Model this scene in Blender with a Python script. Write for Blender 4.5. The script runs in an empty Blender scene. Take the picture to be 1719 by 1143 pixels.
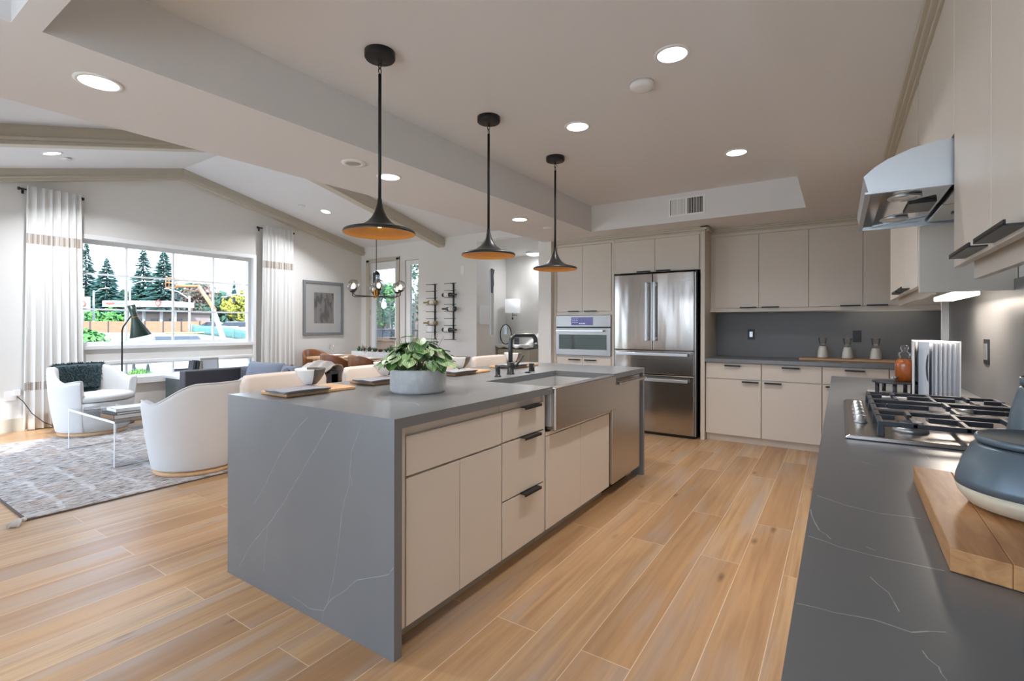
import bpy, bmesh, math, random
from mathutils import Vector, Matrix
random.seed(7)
sc = bpy.context.scene
COL = sc.collection
PI = math.pi
# ---------------------------------------------------------------- camera, world, exposure
cd = bpy.data.cameras.new('camera'); cam = bpy.data.objects.new('camera', cd); COL.objects.link(cam)
cd.sensor_width = 36.0; cd.lens = 825.0/1719*36; cd.shift_y = -(571.5-548.0)/1719
cd.clip_start = 0.02; cd.clip_end = 500
cam.location = (0, 0, 1.2645)
cam.rotation_euler = (Matrix.Rotation(0.588, 4, 'Z') @ Matrix.Rotation(PI/2, 4, 'X') @ Matrix.Rotation(0.0017, 4, 'Z')).to_euler()
sc.camera = cam
sc.view_settings.view_transform = 'Standard'; sc.view_settings.look = 'None'
sc.view_settings.exposure = 0.48; sc.view_settings.gamma = 1.0
sc.view_settings.use_curve_mapping = False
sc.view_settings.use_white_balance = True; sc.view_settings.white_balance_temperature = 5750; sc.view_settings.white_balance_tint = 10
sc.cycles.max_bounces = 10; sc.cycles.diffuse_bounces = 5; sc.cycles.glossy_bounces = 4
sc.cycles.transmission_bounces = 6; sc.cycles.transparent_max_bounces = 16
sc.cycles.caustics_reflective = False; sc.cycles.caustics_refractive = False
sc.cycles.sample_clamp_indirect = 6.0
W = bpy.data.worlds.new('world'); sc.world = W; W.use_nodes = True
wn = W.node_tree.nodes; wl = W.node_tree.links
bg = wn['Background']; bg.inputs['Strength'].default_value = 4.0
tc = wn.new('ShaderNodeTexCoord'); sx = wn.new('ShaderNodeSeparateXYZ'); cr = wn.new('ShaderNodeValToRGB')
wl.new(tc.outputs['Generated'], sx.inputs[0]); wl.new(sx.outputs['Z'], cr.inputs[0]); wl.new(cr.outputs[0], bg.inputs['Color'])
cr.color_ramp.elements[0].position = 0.0; cr.color_ramp.elements[0].color = (.86, .92, .98, 1)
cr.color_ramp.elements[1].position = 0.6; cr.color_ramp.elements[1].color = (.66, .82, 1.0, 1)
e = cr.color_ramp.elements.new(0.22); e.color = (.82, .91, 1.0, 1)

KITCHEN_W, LIVING_W = 8.0, 26.0           # recessed lamp powers
WARM, NEUT = (1.0, .92, .84), (1.0, .96, .92)

def area_light(name, loc, sx_, sy_, power, color, rot=(0, 0, 0), parent=None, portal=False, shape='RECTANGLE', spread=None):
    l = bpy.data.lights.new(name, 'AREA'); l.shape = shape; l.size = sx_; l.size_y = sy_
    l.energy = power; l.color = color
    if spread: l.spread = spread
    if portal: l.cycles.is_portal = True
    o = bpy.data.objects.new(name, l); COL.objects.link(o); o.location = loc; o.rotation_euler = rot
    if parent: o.parent = parent
    return o
# daylight portals in the real openings (they only guide sky sampling)
area_light('portal', (-8.38, 3.31, 1.71), 2.3, 1.5, 1, (1, 1, 1), (0, -PI/2, 0), portal=True)
area_light('portal', (-1.45, -3.10, 1.2), 3.8, 2.2, 1, (1, 1, 1), (PI/2, 0, 0), portal=True)
area_light('portal', (-3.59, -1.68, 1.2), 2.2, 2.65, 1, (1, 1, 1), (0, -PI/2, 0), portal=True)
area_light('portal', (-6.35, -.13, 1.12), 3.5, 2.25, 1, (1, 1, 1), (PI/2, 0, 0), portal=True)
sun = bpy.data.lights.new('sun', 'SUN'); sun.energy = 12.0; sun.angle = math.radians(1.5); sun.color = (1, .95, .87)
so = bpy.data.objects.new('sun', sun); COL.objects.link(so)
so.rotation_euler = Vector((-1.1, .75, -.85)).to_track_quat('-Z', 'Y').to_euler()

# ---------------------------------------------------------------- materials
def lin(r, g, b):
    f = lambda c: (c/255/12.92) if c/255 <= .04045 else ((c/255+.055)/1.055)**2.4
    return (f(r), f(g), f(b), 1)
class NT:
    def __init__(s, m): s.m = m; s.t = m.node_tree; s.n = s.t.nodes; s.l = s.t.links
    def new(s, typ, **kw):
        n = s.n.new(typ)
        for k, v in kw.items(): setattr(n, k, v)
        return n
    def math(s, op, a, b=None, c=None):
        n = s.new('ShaderNodeMath', operation=op)
        for i, x in enumerate((a, b, c)):
            if x is None: continue
            if isinstance(x, (int, float)): n.inputs[i].default_value = x
            else: s.l.new(x, n.inputs[i])
        return n.outputs[0]
    def mix(s, f, a, b, bt='MIX'):
        n = s.new('ShaderNodeMix', data_type='RGBA', blend_type=bt)
        for i, x in ((0, f), (6, a), (7, b)):
            if isinstance(x, (int, float)): n.inputs[i].default_value = x
            elif isinstance(x, tuple): n.inputs[i].default_value = x
            else: s.l.new(x, n.inputs[i])
        return n.outputs[2]
    def pos(s, scale=(1, 1, 1), loc=(0, 0, 0)):
        g = s.new('ShaderNodeTexCoord'); mp = s.new('ShaderNodeMapping')
        mp.inputs['Scale'].default_value = scale; mp.inputs['Location'].default_value = loc
        s.l.new(g.outputs['Object'], mp.inputs['Vector']); return mp.outputs[0]
    def noise(s, vec, scale, detail=3, rough=.5, out='Fac', dist=0):
        n = s.new('ShaderNodeTexNoise'); n.inputs['Scale'].default_value = scale; n.inputs['Detail'].default_value = detail
        n.inputs['Roughness'].default_value = rough; n.inputs['Distortion'].default_value = dist
        if vec is not None: s.l.new(vec, n.inputs['Vector'])
        return n.outputs[out]
    def ramp(s, fac, stops):
        n = s.new('ShaderNodeValToRGB'); el = n.color_ramp.elements
        el[0].position, el[0].color = stops[0]; el[1].position, el[1].color = stops[-1]
        for p, c in stops[1:-1]: x = el.new(p); x.color = c
        s.l.new(fac, n.inputs[0]); return n.outputs[0]
def P(name, col, rough=.5, metal=0, spec=.5, **kw):
    m = bpy.data.materials.new(name); m.use_nodes = True
    b = m.node_tree.nodes['Principled BSDF']
    b.inputs['Base Color'].default_value = col if len(col) == 4 else (*col, 1)
    b.inputs['Roughness'].default_value = rough; b.inputs['Metallic'].default_value = metal
    b.inputs['Specular IOR Level'].default_value = spec
    for k, v in kw.items(): b.inputs[k].default_value = v
    return m
def bsdf(m): return m.node_tree.nodes['Principled BSDF']
def bump(m, h, strength=.2, dist=.01):
    t = NT(m); b = t.new('ShaderNodeBump'); b.inputs['Strength'].default_value = strength; b.inputs['Distance'].default_value = dist
    t.l.new(h, b.inputs['Height']); t.l.new(b.outputs[0], bsdf(m).inputs['Normal'])
def setcol(m, c): m.node_tree.links.new(c, bsdf(m).inputs['Base Color'])
def thin_glass(name, tint=(1, 1, 1, 1), refl=.06):
    m = bpy.data.materials.new(name); m.use_nodes = True; t = NT(m); t.n.clear()
    o = t.new('ShaderNodeOutputMaterial'); tr = t.new('ShaderNodeBsdfTransparent'); tr.inputs[0].default_value = tint
    g = t.new('ShaderNodeBsdfGlossy'); g.inputs['Roughness'].default_value = .02
    lw = t.new('ShaderNodeLayerWeight'); lw.inputs[0].default_value = .25
    f = t.math('ADD', t.math('MULTIPLY', lw.outputs['Fresnel'], .6), refl*.5)
    mx = t.new('ShaderNodeMixShader'); t.l.new(f, mx.inputs[0]); t.l.new(tr.outputs[0], mx.inputs[1]); t.l.new(g.outputs[0], mx.inputs[2])
    t.l.new(mx.outputs[0], o.inputs[0]); return m
def emit(name, col, s):
    m = bpy.data.materials.new(name); m.use_nodes = True; t = NT(m); t.n.clear()
    o = t.new('ShaderNodeOutputMaterial'); e_ = t.new('ShaderNodeEmission'); e_.inputs[0].default_value = (*col, 1); e_.inputs[1].default_value = s
    t.l.new(e_.outputs[0], o.inputs[0]); return m
M = {}
M['wall'] = P('wall_paint', lin(226, 223, 217), .75)
M['ceil'] = P('ceiling_paint', lin(230, 230, 230), .8)
M['trim'] = P('white_trim_paint', lin(238, 238, 236), .45)
M['beam'] = P('greige_beam_paint', lin(196, 189, 172), .55)
M['cab'] = P('greige_cabinet_lacquer', lin(213, 204, 191), .42)
M['cabin'] = P('cabinet_recess', lin(150, 142, 128), .6)
M['black'] = P('matte_black_metal', lin(38, 38, 40), .42, .3)
M['jet'] = P('black_plastic', lin(12, 12, 14), .35)
M['iron'] = P('cast_iron', lin(62, 64, 70), .45, .35)
M['bronze'] = P('dark_bronze_shade', lin(52, 52, 50), .4, .5)
M['gold'] = P('gold_leaf_interior', lin(205, 140, 55), .42, .55)
M['lampgreen'] = P('dark_green_lamp_enamel', lin(44, 62, 54), .3)
M['gunmetal'] = P('gunmetal_faucet', lin(74, 78, 80), .28, .85)
M['white'] = P('white_plastic', lin(240, 240, 238), .4)
M['cream'] = P('cream_boucle', lin(214, 212, 209), .9, spec=.2)
t = NT(M['cream']); bump(M['cream'], t.noise(t.pos(), 160, 2), .25, .004)
M['stoolfab'] = P('oatmeal_upholstery', lin(214, 202, 190), .9, spec=.2)
t = NT(M['stoolfab']); bump(M['stoolfab'], t.noise(t.pos(), 220, 2), .25, .003)
M['sofa'] = P('charcoal_sofa_fabric', lin(92, 90, 95), .9, spec=.2)
t = NT(M['sofa']); bump(M['sofa'], t.noise(t.pos(), 200, 2), .25, .003)
M['pillow'] = P('slate_pillow_velvet', lin(122, 126, 136), .85, spec=.2)
M['throw'] = P('beige_throw_wool', lin(204, 194, 184), .95, spec=.1)
M['leather'] = P('cognac_leather', lin(136, 86, 50), .35)
M['curtain'] = P('white_linen', lin(232, 231, 227), .9, spec=.1)
M['fur'] = P('dark_green_fur', lin(66, 84, 88), .7, spec=.4)
M['concrete'] = P('pale_concrete', lin(205, 206, 205), .7)
t = NT(M['concrete']); setcol(M['concrete'], t.mix(t.ramp(t.noise(t.pos(), 26, 5, .6), [(.45, (0, 0, 0, 1)), (.72, (1, 1, 1, 1))]), lin(200, 202, 202), lin(218, 219, 218)))
M['wood'] = P('oak_board', lin(203, 160, 112), .45)
t = NT(M['wood']); setcol(M['wood'], t.mix(t.noise(t.pos((6, 60, 60)), 2, 4), lin(186, 140, 92), lin(220, 182, 136)))
M['endgrain'] = P('board_end_grain', lin(221, 190, 150), .55)
M['ceramic'] = P('white_ceramic', lin(236, 232, 226), .25)
M['ceramicd'] = P('grey_glazed_ceramic', lin(96, 92, 88), .25)
M['blueenamel'] = P('blue_enamel', lin(98, 112, 122), .34, .25)
M['creamenamel'] = P('cream_enamel', lin(206, 196, 172), .4)
M['taupe'] = P('taupe_silicone', lin(150, 132, 120), .5)
M['orange'] = P('amber_juice', lin(214, 112, 30), .3, **{'Transmission Weight': .25})
M['milk'] = P('milk', lin(248, 242, 232), .4)
M['paper'] = P('paper', lin(236, 236, 234), .7)
M['paperg'] = P('paper_page_edges', lin(178, 182, 190), .8)
M['bookd'] = P('dark_book_cloth', lin(70, 72, 76), .7)
M['bookw'] = P('white_book_cloth', lin(226, 226, 226), .6)
M['bookb'] = P('brown_book_spine', lin(120, 88, 60), .6)
M['bookt'] = P('taupe_book_cloth', lin(150, 146, 134), .7)
M['napkin'] = P('slate_napkin_linen', lin(150, 150, 156), .95, spec=.1)
M['glass'] = thin_glass('window_glass')
M['clear'] = thin_glass('clear_glass', (.985, .985, .98, 1), .05)
M['smoke'] = thin_glass('smoked_globe_glass', (.86, .84, .82, 1), .14)
M['acrylic'] = thin_glass('clear_acrylic', (.985, .99, .99, 1), .05)
M['acredge'] = P('polished_acrylic_edge', lin(244, 247, 250), .15)
M['greenglass'] = thin_glass('green_bottle_glass', (.45, .42, .18, 1), .2)
M['bottled'] = P('dark_bottle_glass', lin(52, 54, 56), .08, spec=.8)
M['bottleg'] = P('olive_bottle_glass', lin(142, 126, 62), .1, spec=.8)
M['paperlabel'] = P('bottle_label', lin(228, 226, 220), .7)
M['lens'] = emit('lamp_lens', (1.0, .95, .86), 5.0)
M['lensc'] = emit('lamp_lens_cool', (1.0, .98, .94), 5.0)
M['strip'] = emit('undercabinet_strip', (1.0, .86, .66), 4.0)
M['filament'] = emit('bulb_glow', (1.0, .82, .55), 6.0)
M['shade'] = P('white_lamp_shade', lin(245, 245, 245), .8, **{'Emission Color': (1, .97, .92, 1), 'Emission Strength': .25})
M['screen'] = P('oven_display', lin(22, 14, 60), .15, **{'Emission Color': (.10, .05, .34, 1), 'Emission Strength': .22})
M['screenlit'] = emit('display_symbols', (.75, .8, 1.0), .9)
M['darkglass'] = P('oven_glass', lin(34, 40, 40), .06, spec=.8)
M['rim'] = P('satin_rim', lin(188, 188, 188), .3, .8)
def steel(name, col, rough, wav=.0, ax=2):
    m = P(name, col, rough, 1.0); t = NT(m)
    s_ = [260, 260, 260]; s_[ax] = 1.2
    h = t.noise(t.pos(tuple(s_)), 1.0, 2)
    if wav:
        s2 = [3.2, 3.2, 3.2]; s2[2] = .55
        h2 = t.noise(t.pos(tuple(s2)), 1.6, 1.5, .4)
        n = t.new('ShaderNodeBump'); n.inputs['Strength'].default_value = wav; n.inputs['Distance'].default_value = .02; t.l.new(h2, n.inputs['Height'])
        b = t.new('ShaderNodeBump'); b.inputs['Strength'].default_value = .04; b.inputs['Distance'].default_value = .001
        t.l.new(h, b.inputs['Height']); t.l.new(n.outputs[0], b.inputs['Normal']); t.l.new(b.outputs[0], bsdf(m).inputs['Normal'])
    else: bump(m, h, .05, .001)
    return m
M['steel'] = steel('brushed_steel', lin(196, 190, 184), .24, ax=1)
M['fridge'] = steel('fridge_steel', lin(188, 182, 176), .16, wav=.45, ax=0)
M['ovensteel'] = steel('oven_steel', lin(150, 146, 143), .34, ax=0)
M['sinksteel'] = P('satin_sink_steel', lin(214, 214, 212), .5, .75)
M['boardwood'] = P('acacia_board', lin(190, 140, 86), .4)
t = NT(M['boardwood']); setcol(M['boardwood'], t.mix(t.ramp(t.noise(t.pos((14, 1.6, 14)), 2.2, 4, .6, dist=.8), [(.3, (0, 0, 0, 1)), (.7, (1, 1, 1, 1))]), lin(160, 108, 60), lin(206, 158, 104)))
M['polish'] = P('polished_steel', lin(200, 200, 200), .08, 1.0)
M['satin'] = P('satin_steel', lin(205, 210, 214), .35, .9)
# floor: wide oak planks along Y
m = M['floor'] = P('oak_plank_floor', lin(200, 160, 115), .36, spec=.45); t = NT(m)
g = t.new('ShaderNodeTexCoord'); sp = t.new('ShaderNodeSeparateXYZ'); t.l.new(g.outputs['Object'], sp.inputs[0])
cb = t.new('ShaderNodeCombineXYZ'); t.l.new(sp.outputs['Y'], cb.inputs[0]); t.l.new(t.math('ADD', sp.outputs['X'], 20.24), cb.inputs[1])
bk = t.new('ShaderNodeTexBrick'); bk.offset = .37; bk.offset_frequency = 2; bk.squash = 1.0
for k, v in (('Scale', 1), ('Mortar Size', .0016), ('Mortar Smooth', .2), ('Bias', 0), ('Brick Width', 1.75), ('Row Height', .2)): bk.inputs[k].default_value = v
bk.inputs['Color1'].default_value = (0, 0, 0, 1); bk.inputs['Color2'].default_value = (1, 1, 1, 1); bk.inputs['Mortar'].default_value = (.5, .5, .5, 1)
t.l.new(cb.outputs[0], bk.inputs['Vector'])
rnd = t.new('ShaderNodeSeparateColor'); t.l.new(bk.outputs['Color'], rnd.inputs[0]); rv = rnd.outputs[0]
base = t.ramp(rv, [(0, lin(168, 129, 87)), (.35, lin(194, 157, 113)), (.65, lin(180, 141, 97)), (1, lin(203, 170, 128))])
cb2 = t.new('ShaderNodeCombineXYZ'); t.l.new(t.math('MULTIPLY', sp.outputs['X'], 26), cb2.inputs[0]); t.l.new(t.math('MULTIPLY', sp.outputs['Y'], 1.1), cb2.inputs[1]); t.l.new(t.math('MULTIPLY', rv, 37), cb2.inputs[2])
gr = t.noise(cb2.outputs[0], 1.0, 5, .6, dist=.6)
c1 = t.mix(t.math('MULTIPLY', t.ramp(gr, [(.40, (0, 0, 0, 1)), (.75, (1, 1, 1, 1))]), .85), base, lin(150, 112, 76))
cb3 = t.new('ShaderNodeCombineXYZ'); t.l.new(t.math('MULTIPLY', sp.outputs['X'], 5), cb3.inputs[0]); t.l.new(t.math('MULTIPLY', sp.outputs['Y'], .6), cb3.inputs[1]); t.l.new(t.math('MULTIPLY', rv, 19), cb3.inputs[2])
c2 = t.mix(t.math('MULTIPLY', t.ramp(t.noise(cb3.outputs[0], 1.3, 2), [(.5, (0, 0, 0, 1)), (.72, (1, 1, 1, 1))]), .65), c1, lin(172, 158, 146))
vo = t.new('ShaderNodeTexVoronoi'); vo.inputs['Scale'].default_value = 1.0
cb4 = t.new('ShaderNodeCombineXYZ'); t.l.new(t.math('MULTIPLY', sp.outputs['X'], 8.5), cb4.inputs[0]); t.l.new(t.math('MULTIPLY', sp.outputs['Y'], 2.6), cb4.inputs[1]); t.l.new(t.math('MULTIPLY', rv, 11), cb4.inputs[2])
nz = t.noise(cb4.outputs[0], 3.0, 2, out='Color'); t.l.new(t.mix(.07, cb4.outputs[0], nz), vo.inputs['Vector'])
kn = t.ramp(vo.outputs['Distance'], [(.02, (1, 1, 1, 1)), (.17, (0, 0, 0, 1))])
kn = t.math('MULTIPLY', kn, t.ramp(t.noise(cb3.outputs[0], 2.1, 1), [(.5, (0, 0, 0, 1)), (.58, (1, 1, 1, 1))]))
c3 = t.mix(t.math('MULTIPLY', kn, .8), c2, lin(92, 62, 38))
c4 = t.mix(bk.outputs['Fac'], c3, lin(216, 194, 166))
setcol(m, c4)
bump(m, t.math('SUBTRACT', t.math('MULTIPLY', gr, .25), bk.outputs['Fac']), .12, .003)
# quartz
def quartz(name, veins=True):
    m = P(name, lin(112, 113, 114), .3, spec=.5); t = NT(m)
    c = t.mix(t.noise(t.pos(), 3.0, 4), lin(108, 110, 112), lin(122, 123, 124))
    if veins:
        v = t.noise(t.pos((.8, 1.5, .8)), 1.15, 3, .55, dist=.35)
        ln = t.ramp(t.math('ABSOLUTE', t.math('SUBTRACT', v, .5)), [(.0, (1, 1, 1, 1)), (.0035, (0, 0, 0, 1))])
        mk = t.ramp(t.noise(t.pos(), 2.3, 1), [(.5, (0, 0, 0, 1)), (.66, (1, 1, 1, 1))])
        c = t.mix(t.math('MULTIPLY', t.math('MULTIPLY', ln, mk), .55), c, lin(214, 210, 206))
    setcol(m, c); return m
M['quartz'] = quartz('grey_quartz'); M['quartzp'] = quartz('grey_quartz_panel', False)
M['vein'] = P('white_quartz_vein', lin(148, 150, 152), .3)
M['veinw'] = P('white_quartz_vein_bright', lin(186, 186, 184), .3)
M['splash'] = P('grey_backsplash', lin(112, 112, 112), .42)
# rug
m = M['rug'] = P('flatweave_rug', lin(205, 200, 195), .95, spec=.1); t = NT(m)
st = t.noise(t.pos((20, 5.5, 1)), 2.2, 5, .7)
bl = t.noise(t.pos((3.2, 2.2, 1)), 1.6, 2)
c = t.ramp(st, [(.36, lin(88, 83, 80)), (.45, lin(154, 146, 139)), (.54, lin(188, 183, 180)), (.68, lin(216, 214, 212))])
c = t.mix(t.math('MULTIPLY', t.ramp(bl, [(.5, (0, 0, 0, 1)), (.7, (1, 1, 1, 1))]), .35), c, lin(188, 158, 132))
b2 = t.new('ShaderNodeTexBrick'); b2.offset = .5
for k, v in (('Scale', 1), ('Mortar Size', .022), ('Mortar Smooth', .6), ('Brick Width', .42), ('Row Height', .22)): b2.inputs[k].default_value = v
wv = t.mix(.13, t.pos(), t.noise(t.pos(), 4, 2, out='Color')); t.l.new(wv, b2.inputs['Vector'])
c = t.mix(t.math('MULTIPLY', t.math('MULTIPLY', b2.outputs['Fac'], t.ramp(t.noise(t.pos(), 2.6, 2), [(.4, (0, 0, 0, 1)), (.6, (1, 1, 1, 1))])), .4), c, lin(236, 236, 236))
setcol(m, c); bump(m, st, .5, .01)
# curtain band
m = M['band'] = P('embroidered_band', lin(240, 236, 228), .9, spec=.1); t = NT(m)
g = t.new('ShaderNodeTexCoord'); sp = t.new('ShaderNodeSeparateXYZ'); t.l.new(g.outputs['UV'], sp.inputs[0])
def wav(s_, f): return t.math('SINE', t.math('MULTIPLY', s_, f))
d = t.math('MULTIPLY', wav(t.math('ADD', sp.outputs['X'], sp.outputs['Y']), 88), wav(t.math('SUBTRACT', sp.outputs['X'], sp.outputs['Y']), 88))
dots = t.ramp(d, [(.15, (0, 0, 0, 1)), (.35, (1, 1, 1, 1))])
cl = t.ramp(wav(sp.outputs['X'], 52), [(.0, (0, 0, 0, 1)), (.45, (1, 1, 1, 1))])
f = t.math('MAXIMUM', t.math('MULTIPLY', dots, .9), t.math('MULTIPLY', cl, .6))
setcol(m, t.mix(f, lin(228, 224, 218), lin(120, 98, 68)))
# leaves of the island plant: silver veins
m = M['peperomia'] = P('silver_veined_leaf', lin(120, 160, 90), .4, **{'Subsurface Weight': .0}); t = NT(m)
at = t.new('ShaderNodeAttribute', attribute_name='leaf'); sp = t.new('ShaderNodeSeparateColor'); t.l.new(at.outputs['Color'], sp.inputs[0])
ac = t.math('ABSOLUTE', t.math('SUBTRACT', sp.outputs[0], .5))
stp = t.math('SINE', t.math('MULTIPLY', t.math('ADD', ac, t.math('MULTIPLY', t.math('ABSOLUTE', t.math('SUBTRACT', sp.outputs[1], .5)), .12)), 46))
dk = t.mix(sp.outputs[2], lin(62, 112, 40), lin(92, 126, 84)); lt = t.mix(sp.outputs[2], lin(136, 178, 96), lin(178, 190, 162))
setcol(m, t.mix(t.ramp(stp, [(.3, (0, 0, 0, 1)), (.75, (1, 1, 1, 1))]), dk, lt))
M['stem'] = P('twig', lin(112, 104, 92), .8); M['moss'] = P('moss', lin(128, 138, 96), .95)
M['agave'] = P('agave_leaf', lin(98, 128, 92), .5); M['agaver'] = P('red_agave_leaf', lin(120, 74, 62), .5)
# outdoors (colours scaled darker so the strong daylight does not overexpose them)
def xl(r, g, b, k=.40): c = lin(r, g, b); return (c[0]*k, c[1]*k, c[2]*k, 1)
def leafmat(n, a, b):
    m = P(n, a, .8, spec=.2); t = NT(m); oi = t.noise(t.pos(), .9, 3); setcol(m, t.mix(t.ramp(oi, [(.35, (0, 0, 0, 1)), (.65, (1, 1, 1, 1))]), a, b)); return m
M['conifer'] = leafmat('conifer_needles', xl(48, 92, 84), xl(84, 126, 116))
M['dkgreen'] = leafmat('dark_tree_leaves', xl(62, 100, 84), xl(98, 134, 110))
M['ltgreen'] = leafmat('bright_leaves', xl(86, 158, 74), xl(132, 190, 104))
M['yellowgreen'] = leafmat('autumn_leaves', xl(160, 168, 66), xl(196, 188, 84))
M['russet'] = leafmat('russet_leaves', xl(120, 116, 108), xl(150, 118, 104))
M['bark'] = P('bark', xl(110, 98, 88), .9)
M['grassb'] = leafmat('grass_blades', xl(110, 178, 72), xl(160, 206, 110))
M['lawn'] = leafmat('ground_cover', xl(168, 170, 148), xl(186, 190, 164))
M['bounce_patio'] = P('pale_bounce_concrete', lin(214, 212, 208), .8)  # kept pale to throw sun and sky light indoors
M['asphalt'] = P('asphalt', xl(150, 150, 152), .9)
M['fence'] = P('cedar_fence', xl(186, 138, 100), .8); t = NT(M['fence'])
setcol(M['fence'], t.mix(t.noise(t.pos((.5, .5, 9)), 3, 2), xl(160, 112, 80), xl(206, 164, 126)))
M['mesh'] = P('green_screen_cloth', xl(118, 178, 172), .8)
M['carw'] = P('white_car_paint', xl(238, 238, 240), .2); M['cars'] = P('silver_car_paint', xl(190, 196, 202), .25, .3)
M['carb'] = P('blue_car_paint', xl(60, 84, 140), .25); M['cardk'] = P('dark_car_paint', xl(66, 76, 84), .25)
M['carg'] = P('car_window_glass', xl(52, 60, 66), .1)
M['tire'] = P('tire_rubber', xl(40, 40, 42), .8)
M['lift'] = P('orange_lift_paint', xl(226, 146, 84), .5); M['liftp'] = P('pale_lift_paint', xl(226, 218, 196), .5)
M['yellow'] = P('yellow_safety_paint', xl(226, 222, 110), .5)
M['pole'] = P('galvanised_pole', xl(226, 230, 232), .5)
M['logo'] = P('orange_logo', xl(226, 110, 90), .6); M['blueband'] = P('blue_band', xl(150, 178, 206), .6)
M['stucco'] = P('pink_stucco', xl(206, 184, 176), .9); M['roofd'] = P('dark_roof', xl(96, 92, 92), .9)
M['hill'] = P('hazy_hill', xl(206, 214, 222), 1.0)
M['plate'] = P('black_switch_plate', lin(30, 32, 34), .4)
M['mirror'] = P('mirror_glass', lin(225, 228, 230), .03, 1.0)
M['art'] = P('framed_print', lin(150, 146, 144), .8); t = NT(M['art'])
setcol(M['art'], t.mix(t.ramp(t.noise(t.pos((3, 9, 3)), 1.3, 2), [(.42, (0, 0, 0, 1)), (.5, (1, 1, 1, 1))]), lin(112, 108, 108), lin(164, 158, 156)))
M['greyframe'] = P('grey_frame', lin(122, 124, 126), .5)
M['rugedge'] = P('rug_binding', lin(96, 84, 74), .9)
M['sidetable'] = P('slate_lacquer', lin(98, 110, 114), .4)
M['mag'] = P('glossy_page', lin(206, 210, 218), .35); M['magd'] = P('page_photo', lin(84, 92, 86), .4)

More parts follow.
